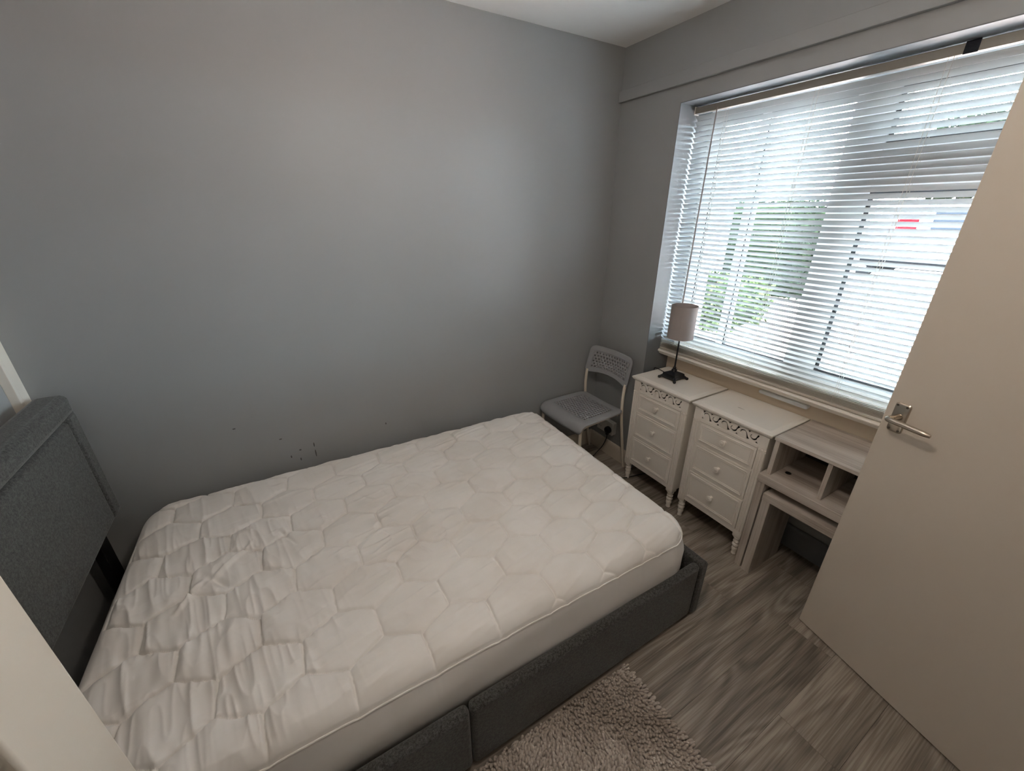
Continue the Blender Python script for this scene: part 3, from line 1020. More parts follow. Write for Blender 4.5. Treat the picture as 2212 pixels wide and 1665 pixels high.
# ------------------------------------------------------------------ rug
RXa, RXb, RYa, RYb = -1.90, -0.962, -2.02, -1.315
rug = thing('rug', 'taupe shaggy chenille noodle rug on the floor beside the bed', 'rug', ((RXa + RXb) / 2, (RYa + RYb) / 2, 0))
obj('backing', MB().box(RXa + .01, RXb - .01, RYa + .01, RYb - .004, 0.0005, 0.006), 'rug_chenille', rug, world=True)
vs, fs = [], []
sp = 0.0098
seg, rows = 6, 5
r2 = random.Random(3)
ca = [(math.cos(2 * math.pi * k / seg), math.sin(2 * math.pi * k / seg)) for k in range(seg)]
ox, oy = (RXa + RXb) / 2, (RYa + RYb) / 2
gx = RXa
row = 0
while gx < RXb:
    gy = RYa + (row % 2) * sp / 2
    while gy < RYb:
        x = gx + r2.uniform(-.003, .003); y = gy + r2.uniform(-.003, .003)
        ln = r2.uniform(0.018, 0.028)
        # pile leans in swirling directions, outwards along the edges
        a = 6.28 * (vnoise(np.array([x * 5.0 + 20]), np.array([y * 5.0 + 20]), 9)[0]) + r2.uniform(-.9, .9)
        ex_ = max(0, 1 - (RXb - x) / 0.035)
        ey_ = max(0, 1 - (RYb - y) / 0.03)
        lean = r2.uniform(0.3, 1.0)
        lx = math.cos(a) * lean * (1 - ex_) + ex_ * 1.1; ly = math.sin(a) * lean * (1 - ey_) - 0.15 * ey_
        if y > RYb - 0.02: ly = min(ly, 0.05)
        d = Vector((lx, ly, 1.0)).normalized()
        s = d.cross(Vector((0.3, 1, 0.1))).normalized(); t = s.cross(d)
        rad = r2.uniform(0.0040, 0.0055)
        b0 = Vector((x - ox, y - oy, 0.004))
        base = len(vs)
        for q, (h, rr) in enumerate(((0, 0.6), (0.35, 0.95), (0.72, 1.0), (0.93, 0.72), (1.0, 0.25))):
            c = b0 + d * (ln * h) - Vector((0, 0, 0.004 * h * h))
            for cc, ss in ca:
                p = c + (s * cc + t * ss) * (rad * rr)
                vs.append((p.x, p.y, max(p.z, 0.001)))
        for q in range(rows - 1):
            for k in range(seg):
                k2 = (k + 1) % seg
                fs.append((base + q * seg + k, base + q * seg + k2, base + (q + 1) * seg + k2, base + (q + 1) * seg + k))
        fs.append(tuple(base + (rows - 1) * seg + k for k in range(seg)))
        gy += sp
    gx += sp * 0.9
    row += 1
me = bpy.data.meshes.new('pile')
me.from_pydata(vs, [], fs)
me.materials.append(MATS['rug_chenille']); me.shade_smooth()
o = bpy.data.objects.new('pile', me); COL.objects.link(o); o.parent = rug
tag(o, kind='stuff')

# ------------------------------------------------------------------ bedside cabinets
def stroke_poly(pts, U, V, W):
    """variable width stroke -> closed polygon; pts (u, v, w)"""
    c = smooth_path([(p[0] * U, p[1] * V, p[2]) for p in pts], 4)
    L, Rr = [], []
    for i, p in enumerate(c):
        a = c[max(i - 1, 0)]; b = c[min(i + 1, len(c) - 1)]
        t = Vector((b.x - a.x, b.y - a.y)); t.normalize()
        n_ = Vector((-t.y, t.x)) * (max(p.z, 0.01) * W / 2)
        L.append((p.x + n_.x, p.y + n_.y)); Rr.append((p.x - n_.x, p.y - n_.y))
    return L + Rr[::-1]


def fret_mesh(width, height, thick):
    """pierced scroll panel lying in the yz plane, y 0..-width, z 0..-height"""
    cu = bpy.data.curves.new('fret', 'CURVE')
    cu.dimensions = '2D'; cu.fill_mode = 'BOTH'; cu.extrude = thick / 2

    def spl(poly):
        s_ = cu.splines.new('POLY')
        s_.points.add(len(poly) - 1)
        for i, (a, b) in enumerate(poly):
            s_.points[i].co = (a, -b, 0, 1)
        s_.use_cyclic_u = True
    mx_, my_ = 0.006, 0.004
    spl([(-mx_, -my_), (width + mx_, -my_), (width + mx_, height + my_), (-mx_, height + my_)])
    U = width / 3.0
    W = 0.040
    for k in range(3):
        o_ = k * U
        hook = [(.17, .66, .05), (.10, .50, .10), (.14, .30, .13), (.27, .22, .14), (.38, .36, .13), (.43, .58, .15), (.47, .80, .22), (.52, .97, .42)]
        jay = [(.66, .30, .05), (.60, .45, .10), (.64, .64, .14), (.76, .74, .20), (.87, .60, .15), (.90, .40, .13), (.95, .22, .20), (1.0 if k < 2 else .99, .05, .40)]
        for s_ in (hook, jay):
            spl([(min(max(a + o_, 0.0012), width - 0.0012), min(max(b, 0.0008), height - 0.0008)) for a, b in stroke_poly(s_, U, height, W)])
        for tri in ([(.40, .02), (.62, .02), (.53, .12), (.50, .24)], [(.86, .99), (1.02, .99), (.97, .88), (.93, .80)]):
            spl([(a * U + o_, b * height) for a, b in tri])
    spl([(0.0, 0.0), (0.016 * 1, 0.0), (0.004, 0.35 * height)])
    spl([(0.0, 0.72 * height), (0.010, height * 0.98), (0.0, height)])
    ob = bpy.data.objects.new('fret_tmp', cu)
    COL.objects.link(ob)
    bpy.context.view_layer.update()
    dg = bpy.context.evaluated_depsgraph_get()
    me = bpy.data.meshes.new_from_object(ob.evaluated_get(dg))
    bpy.data.objects.remove(ob, do_unlink=True)
    # curve x -> -y , curve y -> z , curve z -> -x
    for v in me.vertices:
        a, b, c = v.co
        v.co = (-c, -a, b)
    me.name = 'fretwork'
    me.materials.clear()
    me.materials.append(MATS['cream_paint'])
    bm = bmesh.new(); bm.from_mesh(me)
    bmesh.ops.remove_doubles(bm, verts=bm.verts, dist=1e-6)
    bmesh.ops.recalc_face_normals(bm, faces=bm.faces); bm.to_mesh(me); bm.free()
    return me


def make_cabinet(label, loc):
    t = thing('bedside_cabinet', label, 'bedside cabinet', loc, 0, 'bedside cabinets under the window')
    CP = 'cream_paint'
    W2 = 0.183        # half width of the body
    D = 0.282
    # carcass: sides, back, floor, shelf under the fretwork (hollow; a near-black block inside paints the shade behind the fret)
    m = MB()
    m.box(0.012, D, W2 - 0.012, W2, 0.125, 0.674); m.box(0.012, D, -W2, -W2 + 0.012, 0.125, 0.674)
    m.box(D - 0.008, D, -W2 + 0.012, W2 - 0.012, 0.125, 0.674)
    m.box(0.012, D - .008, -W2 + 0.012, W2 - 0.012, 0.125, 0.140)
    obj('carcass', m, CP, t, bevel=0.0015)
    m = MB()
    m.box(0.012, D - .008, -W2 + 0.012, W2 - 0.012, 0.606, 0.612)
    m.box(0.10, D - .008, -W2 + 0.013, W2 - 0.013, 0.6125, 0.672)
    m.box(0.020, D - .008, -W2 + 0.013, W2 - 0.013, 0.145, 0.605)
    tag(obj('shade_block', m, 'bed_void', t), 'near-black block painting the shade inside the cabinet')
    # moulded top
    m = MB().ringloft(0.0, D, -W2, W2, [(0.000, 0.670), (0.002, 0.673), (0.006, 0.675), (0.009, 0.678), (0.0105, 0.682), (0.0125, 0.683), (0.0135, 0.686), (0.0135, 0.691), (0.0115, 0.6930), (0.006, 0.6935), (-0.003, 0.6975), (-0.006, 0.7000), (-0.010, 0.7004), (-0.012, 0.7000)])
    obj('top', m, CP, t)
    # face frame
    m = MB()
    sy = 0.146
    m.box(0.0, 0.014, sy, W2, 0.612, 0.672); m.box(0.0, 0.014, -W2, -sy, 0.612, 0.672)
    m.box(0.0, 0.014, -sy, sy, 0.604, 0.618)
    m.box(0.002, 0.014, sy, W2, 0.125, 0.612); m.box(0.002, 0.014, -W2, -sy, 0.125, 0.612)
    m.box(0.002, 0.014, -sy, sy, 0.125, 0.148)
    for zz in (0.487, 0.319):
        m.box(0.004, 0.014, -sy, sy, zz - 0.006, zz + 0.006)
    obj('face_frame', m, CP, t, bevel=0.001)
    # fretwork
    fo = bpy.data.objects.new('fretwork', FRET)
    COL.objects.link(fo); fo.parent = t
    fo.location = (0.005, 0.140, 0.668)
    # fluted pilasters
    for s in (-1, 1):
        m = MB()
        for q in (0.152, 0.165, 0.178):
            m.lathe([(0.0001, 0.146), (0.0042, 0.150), (0.0046, 0.156), (0.0046, 0.590), (0.0042, 0.596), (0.0030, 0.598), (0.0055, 0.602), (0.004, 0.606), (0.0001, 0.608)], (0.001, s * q, 0), 10)
        obj('pilaster', m, CP, t)
    # drawers
    for (z0, z1) in ((0.494, 0.602), (0.326, 0.481), (0.150, 0.313)):
        m = MB()
        yw = sy - 0.002
        m.box(0.0, 0.016, -yw, yw, z0, z1)
        # applied moulding: a rectangle of rounded bead, set in from the edge
        a, e = 0.013, 0.0032
        for k, rr in ((a, 0.0036), (a + 0.008, 0.0022)):
            loop = [(-0.0004, -yw + k, z0 + k), (-0.0004, yw - k, z0 + k), (-0.0004, yw - k, z1 - k), (-0.0004, -yw + k, z1 - k)]
            for p0, p1 in zip(loop, loop[1:] + loop[:1]):
                m.tube([p0, p1], rr, 8)
        dr = obj('drawer', m, CP, t)
        kz = (z0 + z1) / 2 + (0.010 if z0 > .4 else 0.006)
        m = MB().lathe([(0.0085, 0.000), (0.0090, 0.002), (0.0060, 0.005), (0.0052, 0.010), (0.0075, 0.014), (0.0125, 0.017), (0.0142, 0.020), (0.0138, 0.0235), (0.0118, 0.0250), (0.0108, 0.0240), (0.0085, 0.0240), (0.0075, 0.0258), (0.0045, 0.0268), (0.0001, 0.0270)], (0, 0, kz), 22, '-x')
        obj('knob', m, CP, dr)
    # apron + legs
    prof = [(0.0001, 0.0), (0.012, 0.0), (0.0135, 0.004), (0.0115, 0.010), (0.0135, 0.022), (0.0165, 0.032), (0.0150, 0.042), (0.0125, 0.046), (0.0165, 0.051), (0.0185, 0.058), (0.0165, 0.065), (0.0130, 0.069), (0.0160, 0.074), (0.0175, 0.079), (0.0150, 0.086), (0.0135, 0.092), (0.0190, 0.098), (0.0190, 0.104)]
    for lx in (0.020, D - 0.022):
        for s in (-1, 1):
            m = MB()
            m.lathe(prof, (lx, s * (W2 - 0.021), 0), 18)
            yy = s * (W2 - 0.021)
            m.rings([[(lx - h, yy - h, z), (lx + h, yy - h, z), (lx + h, yy + h, z), (lx - h, yy + h, z)] for h, z in ((0.015, 0.103), (0.020, 0.112), (0.0205, 0.126), (0.020, 0.150))])
            obj('leg', m, CP, t)
    return t


FRET = fret_mesh(0.280, 0.046, 0.006)
cab1 = make_cabinet('cream three-drawer bedside cabinet with a lamp on it, next to the chair', (-0.109, -0.6250, 0))
cab1.scale = (1, 1, 1.012)
cab2 = copy_tree(cab1)
cab2.location = (-0.109, -1.0300, 0)
cab2['label'] = 'cream three-drawer bedside cabinet with an empty top, next to the desk'
# a scratch on the second top
m = MB().prism([(-0.003, 0.0), (0.002, 0.0012), (0.030, 0.0006), (0.002, -0.0014)], 0.7001, 0.7005, 'xy')
m.v = [(-y_ * 1.0 + 0.11, -x_ + 0.035, z_) for x_, y_, z_ in m.v]
tag(obj('scratch', m, 'screw_steel', cab2), 'short grey scratch on the top')

# ------------------------------------------------------------------ table lamp
lx, ly = 0.024, -0.592
lamp = thing('table_lamp', 'small table lamp with a pale drum shade and black cast base', 'lamp', (lx, ly, 0.7090))
m = MB()
def sq_ring(half, z, conc=0.0, n=6):
    """square ring with inward curved sides, corners on the axes' diagonals"""
    out = []
    cs = [(-half, -half), (half, -half), (half, half), (-half, half)]
    for k in range(4):
        a, b = cs[k], cs[(k + 1) % 4]
        for i in range(n):
            t = i / n
            x_, y_ = a[0] + (b[0] - a[0]) * t, a[1] + (b[1] - a[1]) * t
            bow = conc * math.sin(math.pi * t)
            nx_, ny_ = -(b[1] - a[1]), (b[0] - a[0])
            L = math.hypot(nx_, ny_)
            out.append((x_ + nx_ / L * bow, y_ + ny_ / L * bow, z))
    return out
m.rings([sq_ring(0.043, 0.006, 0.008), sq_ring(0.047, 0.010, 0.009), sq_ring(0.047, 0.019, 0.009), sq_ring(0.042, 0.023, 0.006), sq_ring(0.040, 0.034, 0.005), sq_ring(0.031, 0.040, 0.002), sq_ring(0.020, 0.044, 0.0), sq_ring(0.016, 0.046, 0.0)])
obj('base', m, 'black_iron', lamp)
for sx1 in (-1, 1):
    for sy1 in (-1, 1):
        m = MB()
        pts = smooth_path([(sx1 * .030, sy1 * .030, .018), (sx1 * .040, sy1 * .040, .017), (sx1 * .048, sy1 * .048, .010), (sx1 * .051, sy1 * .051, .0075)], 4)
        m.tube(pts, [0.008 - 0.0001 * i for i in range(len(pts))], 10)
        m.lathe([(0.0001, 0), (0.005, 0.0008), (0.0075, 0.004), (0.0082, 0.0075), (0.0075, 0.011), (0.005, 0.0145), (0.0001, 0.0155)], (sx1 * .052, sy1 * .052, 0), 14)
        obj('foot', m, 'black_iron', lamp)
m = MB().lathe([(0.017, 0.038), (0.016, 0.046), (0.013, 0.050), (0.015, 0.054), (0.013, 0.058), (0.008, 0.062), (0.0095, 0.068), (0.006, 0.073), (0.0045, 0.080), (0.004, 0.20), (0.004, 0.312)], seg=16)
obj('stem', m, 'black_iron', lamp)
m = MB().lathe([(0.012, 0.312), (0.014, 0.317), (0.014, 0.357), (0.010, 0.364), (0.0001, 0.365)], seg=16)
obj('lampholder', m, 'plastic_white', lamp)
SR = 0.0665
m = MB()
m.lathe([(SR, 0.241), (SR, 0.413), (SR - 0.0016, 0.413), (SR - 0.0016, 0.241), (SR, 0.241)], seg=48, cap0=False, cap1=False)
sh = obj('shade', m, 'lampshade_linen', lamp)
ring = [(SR * math.cos(t), SR * math.sin(t)) for t in np.linspace(0, 2 * math.pi, 49)]
for zz in (0.241, 0.413):
    obj('rim', MB().tube([(a, b, zz) for a, b in ring], 0.0013, 6, caps=False), 'lampshade_linen', sh)
# seam of the shade, and the wire spider that carries it
t0 = R(208)
m = MB()
m.rings([[((SR + d) * math.cos(t0 + a), (SR + d) * math.sin(t0 + a), zz) for a, d in ((-0.045, 0.0003), (0.045, 0.0012), (0.045, 0.0002), (-0.045, 0.0001))] for zz in (0.2415, 0.4125)])
obj('seam', m, 'lampshade_linen', sh)
m = MB()
for k in range(3):
    a = 2 * math.pi * k / 3 + .4
    m.tube([(0.012 * math.cos(a), 0.012 * math.sin(a), 0.347), ((SR - .002) * math.cos(a), (SR - .002) * math.sin(a), 0.357)], 0.0011, 6)
obj('spider', m, 'screw_steel', lamp)
# flex from the base over the back of the cabinet
pts = smooth_path([(lx + .020, ly + .042, .7130), (0.060, -0.500, .7118), (0.070, -0.458, .7116), (0.072, -0.432, .7112), (0.072, -0.4175, .703), (0.072, -0.4155, .62), (0.072, -0.4155, .45)], 6)
obj('flex', MB().tube(pts, 0.0022, 6), 'black_plastic', lamp, world=True)

# ------------------------------------------------------------------ socket and power cord
sock = thing('wall_socket', 'white double wall socket low on the wall behind the chair', 'socket', (0, -0.168, 0.175))
obj('back_box', MB().box(-0.030, 0.0, -0.241, -0.095, 0.176, 0.266), 'plastic_white', sock, world=True, bevel=0.004)
obj('face_plate', MB().box(-0.038, -0.030, -0.242, -0.094, 0.175, 0.267), 'plastic_white', sock, world=True, bevel=0.003)
for cy in (-0.150, -0.190):
    obj('switch', MB().box(-0.042, -0.038, cy - .006, cy + .006, 0.238, 0.256), 'plastic_white', sock, world=True, bevel=0.001)
m = MB()
for a, b, c, d in ((-.125, -.121, .222, .230), (-.134, -.128, .203, .207), (-.118, -.112, .203, .207)):
    m.box(-0.0382, -0.0375, a, b, c, d)
obj('pin_holes', m, 'black_plastic', sock, world=True)
pc = thing('power_cord', 'black power cord with a round plug in the wall socket', 'power cord', (-0.045, -0.21, 0.21))
m = MB().lathe([(0.024, 0.0385), (0.0255, 0.042), (0.0255, 0.056), (0.022, 0.062), (0.012, 0.065), (0.0001, 0.0655)], (0, -0.211, 0.212), 18, '-x')
m.box(-0.060, -0.042, -0.218, -0.204, 0.178, 0.192)
obj('plug', m, 'black_plastic', pc, world=True)
pts = smooth_path([(-0.052, -0.211, .186), (-0.055, -0.212, .150), (-0.075, -0.200, .085), (-0.125, -0.185, .025), (-0.175, -0.195, .005), (-0.24, -0.25, .004), (-0.29, -0.34, .004), (-0.26, -0.41, .004), (-0.19, -0.435, .004), (-0.10, -0.47, .004), (0.04, -0.50, .004), (0.10, -0.53, .004)], 7)
obj('cord', MB().tube(pts, 0.0032, 7), 'black_plastic', pc, world=True)

# ------------------------------------------------------------------ chair
chair = thing('chair', 'grey perforated plastic chair with cream tube legs in the corner', 'chair', (-0.272, -0.208, 0), R(2.5))


def perforated(name, fn, nu, nv, hole, urange, vrange, border, thick, parent, corner=0.045):
    """sheet in (u, v) with staggered round holes; fn maps (u, v) -> 3D point; real openings"""
    u0, u1 = urange; v0, v1 = vrange
    bu, bv = border
    pu0, pu1 = u0 + bu[0], u1 - bu[1]
    pv0, pv1 = v0 + bv[0], v1 - bv[1]
    cu_, cv_ = (pu1 - pu0) / nu, (pv1 - pv0) / nv
    bm = bmesh.new()
    vc = {}

    def V(u, v):
        k_ = (round(u, 5), round(v, 5))
        if k_ not in vc:
            vc[k_] = bm.verts.new((u, v, 0))
        return vc[k_]
    for j in range(nv):
        off = (j % 2) * 0.5 * cu_
        ncell = nu - (j % 2)
        cells = [(pu0 + off + i * cu_, pu0 + off + (i + 1) * cu_, True) for i in range(ncell)]
        if off:
            cells = [(pu0, pu0 + off, False)] + cells + [(pu1 - off, pu1, False)]
        y0_, y1_ = pv0 + j * cv_, pv0 + (j + 1) * cv_
        for a, b, hol in cells:
            midu = (a + b) / 2
            if not hol:
                bm.faces.new([V(a, y0_), V(b, y0_), V(b, y1_), V(a, y1_)])
                continue
            cxh, cyh = (a + b) / 2, (y0_ + y1_) / 2
            outer = [(b, cyh), (b, y1_), (midu, y1_), (a, y1_), (a, cyh), (a, y0_), (midu, y0_), (b, y0_)]
            inner = [(cxh + hole * math.cos(k_ * math.pi / 4), cyh + hole * math.sin(k_ * math.pi / 4)) for k_ in range(8)]
            for k_ in range(8):
                k2 = (k_ + 1) % 8
                bm.faces.new([V(*outer[k_]), V(*outer[k2]), V(*inner[k2]), V(*inner[k_])])
    # border: blend from patch rectangle to the rounded outline
    def outline(n_):
        pts_ = []
        per_ = [(pu0, pv0), (pu1, pv0), (pu1, pv1), (pu0, pv1)]
        for s_ in range(4):
            a, b = per_[s_], per_[(s_ + 1) % 4]
            for i in range(n_):
                t = i / n_
                pts_.append((a[0] + (b[0] - a[0]) * t, a[1] + (b[1] - a[1]) * t))
        return pts_
    inn = outline(14)
    def to_out(p):
        # scale the patch outline to the outer rectangle, then round the corners
        a = (p[0] - pu0) / (pu1 - pu0) * 2 - 1; b = (p[1] - pv0) / (pv1 - pv0) * 2 - 1
        hu, hv = (u1 - u0) / 2, (v1 - v0) / 2
        X_, Y_ = a * hu, b * hv
        qx_ = max(-hu + corner, min(hu - corner, X_)); qy_ = max(-hv + corner, min(hv - corner, Y_))
        ddx, ddy = (X_ - qx_) / corner, (Y_ - qy_) / corner
        return ((u0 + u1) / 2 + qx_ + corner * ddx * math.sqrt(max(0, 1 - ddy * ddy / 2)), (v0 + v1) / 2 + qy_ + corner * ddy * math.sqrt(max(0, 1 - ddx * ddx / 2)))
    outp = [to_out(p) for p in inn]
    levels_ = 7
    prev = [bm.verts.new((p[0], p[1], 0)) for p in inn]
    for l in range(1, levels_ + 1):
        t = l / levels_
        cur = [bm.verts.new((p[0] * (1 - t) + q[0] * t, p[1] * (1 - t) + q[1] * t, 0)) for p, q in zip(inn, outp)]
        for i in range(len(inn)):
            j = (i + 1) % len(inn)
            bm.faces.new([prev[i], prev[j], cur[j], cur[i]])
        prev = cur
    for v in bm.verts:
        v.co = fn(v.co.x, v.co.y)
    bmesh.ops.recalc_face_normals(bm, faces=bm.faces)
    me = bpy.data.meshes.new(name)
    bm.to_mesh(me); bm.free()
    me.materials.append(MATS['chair_plastic'])
    me.shade_smooth()
    o = bpy.data.objects.new(name, me)
    COL.objects.link(o); o.parent = parent
    sd = o.modifiers.new('solid', 'SOLIDIFY'); sd.thickness = thick; sd.offset = 0
    return o


def seat_fn(u, v):
    # u: front(-) .. back(+) ; v: across
    z = 0.448 + 0.25 * v * v * 0.6 - 0.004
    wid = 1.0 - 0.30 * (u - 0.0) if u > 0 else 1.0
    x_ = u
    # waterfall front edge
    fu = -0.155
    if u < fu:
        d_ = fu - u
        rr = 0.050
        an = min(d_ / rr, 1.9)
        x_ = fu - rr * math.sin(an) * 1.0
        z -= rr * (1 - math.cos(an))
    if u > 0.10:
        z += 0.25 * (u - 0.10) ** 2
    y_ = v * wid
    ev = max(0, abs(v) - 0.165)
    z -= 6.0 * ev * ev
    return Vector((x_, y_, z))


perforated('seat', seat_fn, 13, 14, 0.0056, (-0.245, 0.158), (-0.198, 0.198), ((0.115, 0.05), (0.055, 0.055)), 0.0035, chair, 0.04)


def back_fn(u, v):
    # u across, v up (0..0.19)
    z = 0.588 + v * 0.985
    wid = 1.0 - 0.22 * (v - 0.02)
    x_ = 0.152 + 0.24 * v
    x_ += 0.030 - 0.95 * u * u * 1.0      # ends come forward
    # lower edge arches up in the middle
    t = max(0, 1 - v / 0.10)
    z += t * (0.028 - 0.75 * u * u)
    return Vector((x_, u * wid, z))


perforated('backrest', back_fn, 13, 6, 0.0053, (-0.184, 0.184), (0.0, 0.190), ((0.032, 0.032), (0.036, 0.036)), 0.0035, chair, 0.036)
for s in (-1, 1):
    pts = smooth_path([(0.240, s * .166, 0.0), (0.206, s * .166, .16), (0.174, s * .166, .33), (0.160, s * .166, .43), (0.154, s * .166, .52), (0.157, s * .166, .585), (0.163, s * .166, .615)], 5)
    obj('leg', MB().tube(pts, 0.0095, 12), 'chair_tube', chair)
    pts = smooth_path([(-0.182, s * .184, 0.0), (-0.186, s * .181, .20), (-0.188, s * .178, .37), (-0.182, s * .177, .405), (-0.150, s * .176, .424), (0.0, s * .172, .430), (0.155, s * .166, .432)], 5)
    obj('leg', MB().tube(pts, 0.0095, 12), 'chair_tube', chair)
obj('crossbar', MB().tube([(0.120, -.170, .424), (0.120, .170, .424)], 0.008, 10), 'chair_tube', chair)

# ------------------------------------------------------------------ desk with hutch and nested table
dk = thing('desk', 'grey oak effect desk with a pigeonhole hutch partly behind the door', 'desk', (0.02, -1.62, 0))
XD = -0.146
DY0, DY1 = -1.224, -2.02
DZ = 0.523
def board(parent, name, x0, x1, y0, y1, z0, z1, grain, lab=None):
    o = obj(name, MB().box(x0, x1, y0, y1, z0, z1), 'desk_oak_' + grain, parent, world=True, bevel=0.0012, center=True)
    if lab: o['label'] = lab
    return o
XBK = 0.180
board(dk, 'desk_top', XD, XBK, DY1, DY0, DZ - 0.036, DZ, 'y')
board(dk, 'side_panel', XD + .004, XBK, DY0 - 0.034, DY0 - .003, 0, DZ - 0.0365, 'z')
board(dk, 'side_panel', XD + .004, XBK, DY1 + .003, DY1 + 0.034, 0, DZ - 0.0365, 'z')
XU = -0.118
board(dk, 'hutch_side', XU, XBK, DY0 - 0.034, DY0 - 0.016, DZ, 0.690, 'z')
board(dk, 'hutch_side', XU, XBK, DY1 + 0.016, DY1 + 0.034, DZ, 0.690, 'z')
board(dk, 'hutch_top', XU - .004, XBK, DY1 + .012, DY0 - 0.012, 0.6905, 0.706, 'y')
for yy in (-1.436, -1.625, -1.815):
    board(dk, 'divider', XU + .002, XBK - .01, yy - 0.016, yy, DZ, 0.690, 'z')
obj('hutch_back', MB().box(XBK - .008, XBK, DY1 + .035, DY0 - .035, DZ, 0.690), 'hutch_shade', dk, world=True)  # back coloured dark brown to paint the shade deep in the pigeonholes
m = MB().lathe([(0.0001, DZ), (0.012, DZ), (0.012, DZ + .0008), (0.0001, DZ + .0008)], (-0.035, -1.290, 0), 16)
tag(obj('cable_hole', m, 'black_plastic', dk, world=True), 'small dark cable hole')

ns = thing('nested_table', 'low grey oak effect table nested under the desk', 'table', (0.0, -1.60, 0))
XN = -0.150
NZ = 0.447
board(ns, 'table_top', XN, 0.10, -1.93, -1.266, NZ - 0.034, NZ, 'y')
board(ns, 'side_panel', XN + .002, 0.10, -1.302, -1.267, 0, NZ - 0.0345, 'z')
board(ns, 'side_panel', XN + .002, 0.10, -1.929, -1.894, 0, NZ - 0.0345, 'z')

# ------------------------------------------------------------------ outside
GZ = -0.15
struct('ground', MB().box(0.45, 60, -40, 45, GZ - 0.1, GZ), 'brick_paving', 'pinkish brick paved drive outside the window', 'paving')


def leaves(mb, n_, boxf, size, r_):
    for _ in range(n_):
        p = boxf(r_)
        a, b, c = r_.uniform(0, 6.28), r_.uniform(-1.2, 1.2), r_.uniform(0.6, 1.3) * size
        d = Vector((math.cos(a) * math.cos(b), math.sin(a) * math.cos(b), math.sin(b)))
        s = d.cross(Vector((r_.uniform(-1, 1), r_.uniform(-1, 1), r_.uniform(-1, 1)))).normalized() * c * 0.4
        q0 = Vector(p); q1 = q0 + d * c
        mid_ = (q0 + q1) / 2
        mb.add([tuple(q0), tuple(mid_ + s), tuple(q1), tuple(mid_ - s)], [(0, 1, 2, 3)])


def hedge(label, cx, cy, cz, hx_, hy_, hz_, n_, size, material, rot=0.0, cat='hedge', name='hedge'):
    t = thing(name, label, cat, (cx, cy, GZ), rot)
    r_ = random.Random(int(cx * 10 + cy * 100))
    core = MB()
    rg = []
    for k, f in ((0, .80), (.25, .90), (.6, .92), (.9, .75), (1.0, .35)):
        rg.append([(hx_ * f * math.copysign(abs(math.cos(a)) ** .5, math.cos(a)), hy_ * f * math.copysign(abs(math.sin(a)) ** .5, math.sin(a)), hz_ * k * 0.95) for a in np.linspace(0, 2 * math.pi, 20, endpoint=False)])
    core.rings(rg)
    obj('branches', core, 'leaf_dark', t)

    def shell(r2_):
        a = r2_.uniform(0, 6.283)
        k = r2_.uniform(0.02, 1.0)
        f = r2_.uniform(0.88, 1.05) * (1 if k < .85 else r2_.uniform(0.1, 1))
        return (hx_ * f * math.copysign(abs(math.cos(a)) ** .5, math.cos(a)), hy_ * f * math.copysign(abs(math.sin(a)) ** .5, math.sin(a)), hz_ * k)
    fo = MB()
    leaves(fo, n_, shell, size, r_)
    tag(obj('foliage', fo, material, t, smooth=False), kind='stuff')
    return t


hedge('dark green clipped hedge outside behind the lower blind slats', 8.6, 3.75, 0, 1.1, 1.55, 2.0, 7000, 0.09, 'leaf_dark')
b1 = hedge('light green flowering shrub outside at the bottom of the window', 4.6, 2.35, 0, 0.75, 0.75, 0.75, 2500, 0.08, 'leaf_light', name='flower_shrub', cat='shrub')
for k in range(46):
    r_ = random.Random(900 + k)
    a = r_.uniform(0, 6.28); f = r_.uniform(.5, 1.0)
    c = Vector((0.75 * f * math.cos(a), 0.75 * f * math.sin(a), 0.80 - 0.35 * f + r_.uniform(-.1, .1)))
    mbf = MB()
    for q in range(5):
        t_ = 2 * math.pi * q / 5
        mbf.add([tuple(c), tuple(c + Vector((.035 * math.cos(t_ - .5), .035 * math.sin(t_ - .5), .02))), tuple(c + Vector((.05 * math.cos(t_), .05 * math.sin(t_), .01))), tuple(c + Vector((.035 * math.cos(t_ + .5), .035 * math.sin(t_ + .5), .02)))], [(0, 1, 2, 3)])
    obj('blossom', mbf, 'petal_magenta' if k % 2 else 'petal_violet', b1, smooth=False)
# pale rendered garden wall on the left
gw = thing('garden_wall', 'pale rendered wall outside at the left of the window', 'wall', (7.5, 8.0, GZ))
obj('wall_body', MB().box(6.5, 6.8, 3.6, 9.5, GZ, 1.75), 'render_white', gw, world=True)
obj('coping', MB().box(6.45, 6.85, 3.55, 9.55, 1.75, 1.83), 'render_white', gw, world=True, bevel=0.01)

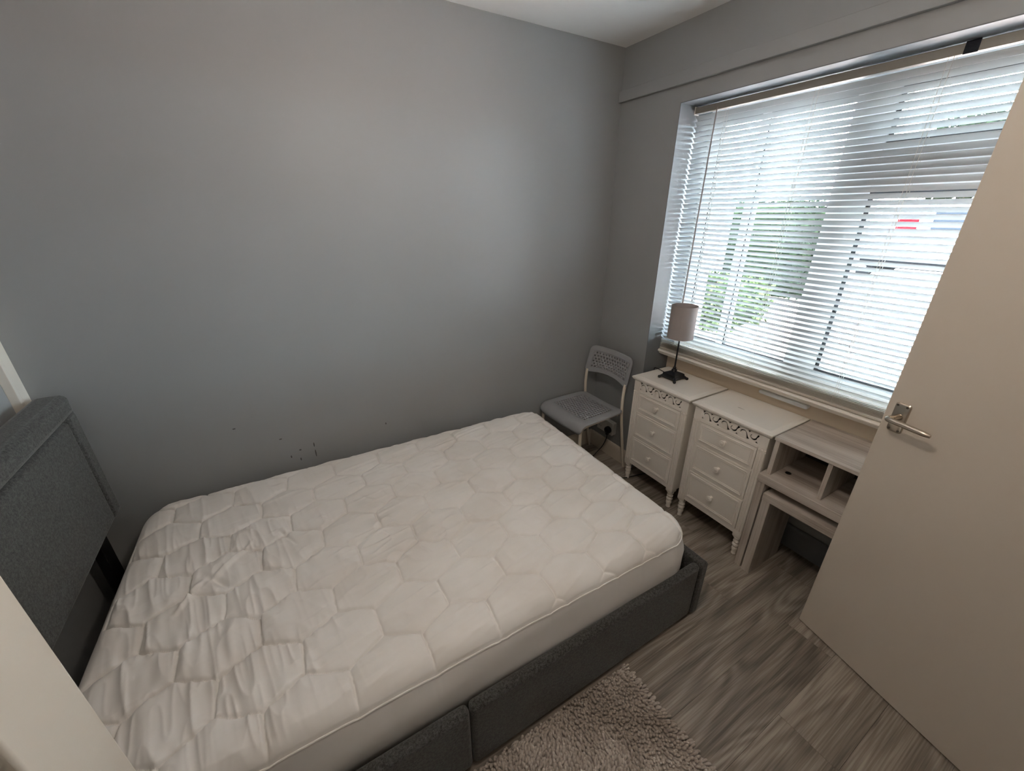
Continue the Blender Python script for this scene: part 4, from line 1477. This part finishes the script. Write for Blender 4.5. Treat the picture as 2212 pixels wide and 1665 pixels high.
# parked white van
van = thing('van', 'white van with a red side panel parked outside', 'van', (13.9, 2.4, GZ))
vy0, vy1 = 0.0, 4.3
prof = [(vy0, GZ + .35), (vy1, GZ + .35), (vy1 + .05, GZ + .75), (vy1 - .05, GZ + 1.05), (vy1 - 1.0, GZ + 1.20), (vy1 - 1.40, GZ + 1.92), (vy0 + .1, GZ + 2.0), (vy0, GZ + 1.8)]
obj('body', MB().prism(prof, 13.0, 14.8, 'yz'), 'van_white', van, world=True, bevel=0.06, seg=3)
obj('side_window', MB().prism([(1.2, GZ + 1.22), (2.15, GZ + 1.22), (2.15, GZ + 1.74), (1.2, GZ + 1.74)], 12.985, 13.0, 'yz'), 'van_glass', van, world=True)
obj('red_panel', MB().box(12.985, 13.0, 2.42, 2.86, 1.12, 1.50), 'van_red', van, world=True)
obj('sill', MB().box(12.98, 13.02, vy0 + .1, vy1 - .1, GZ + .32, GZ + .52), 'tyre', van, world=True)
for wy_ in (0.75, 3.35):
    for wx_ in (13.10, 14.70):
        w_ = obj('wheel', MB().lathe([(0.17, -.11), (0.30, -.11), (0.33, -.07), (0.33, .07), (0.30, .11), (0.17, .11)], (wx_, wy_, GZ + .33), 24, 'x'), 'tyre', van, world=True)
        obj('hubcap', MB().lathe([(0.0001, -.125), (0.10, -.122), (0.19, -.10), (0.19, .10), (0.10, .122), (0.0001, .125)], (wx_, wy_, GZ + .33), 18, 'x'), 'bonnet_silver', w_, world=True)


def tree(label, cx, cy, h, rad, material, n_):
    t = thing('tree', label, 'tree', (cx, cy, GZ))
    obj('trunk', MB().tube([(0, 0, 0), (0.05, 0.02, h * .4), (0, 0.1, h * .8)], [0.22, 0.16, 0.07], 10), 'bark', t)
    fo = MB()
    r_ = random.Random(int(cx * 7 + cy))

    def blob(q):
        while True:
            a, b, c = q.uniform(-1, 1), q.uniform(-1, 1), q.uniform(-1, 1)
            d = a * a + b * b + c * c
            if 0.35 < d < 1: return (a * rad, b * rad, h * .68 + c * h * .34)
    leaves(fo, n_, blob, 0.35, r_)
    tag(obj('foliage', fo, material, t, smooth=False), kind='stuff')


tree('tall leafy tree outside, seen through the upper right slats', 27, -2.0, 8.5, 3.2, 'leaf_light', 4000)
tree('dark leafy tree outside above the parked van', 32, 6.5, 6.5, 3.0, 'leaf_dark', 4000)
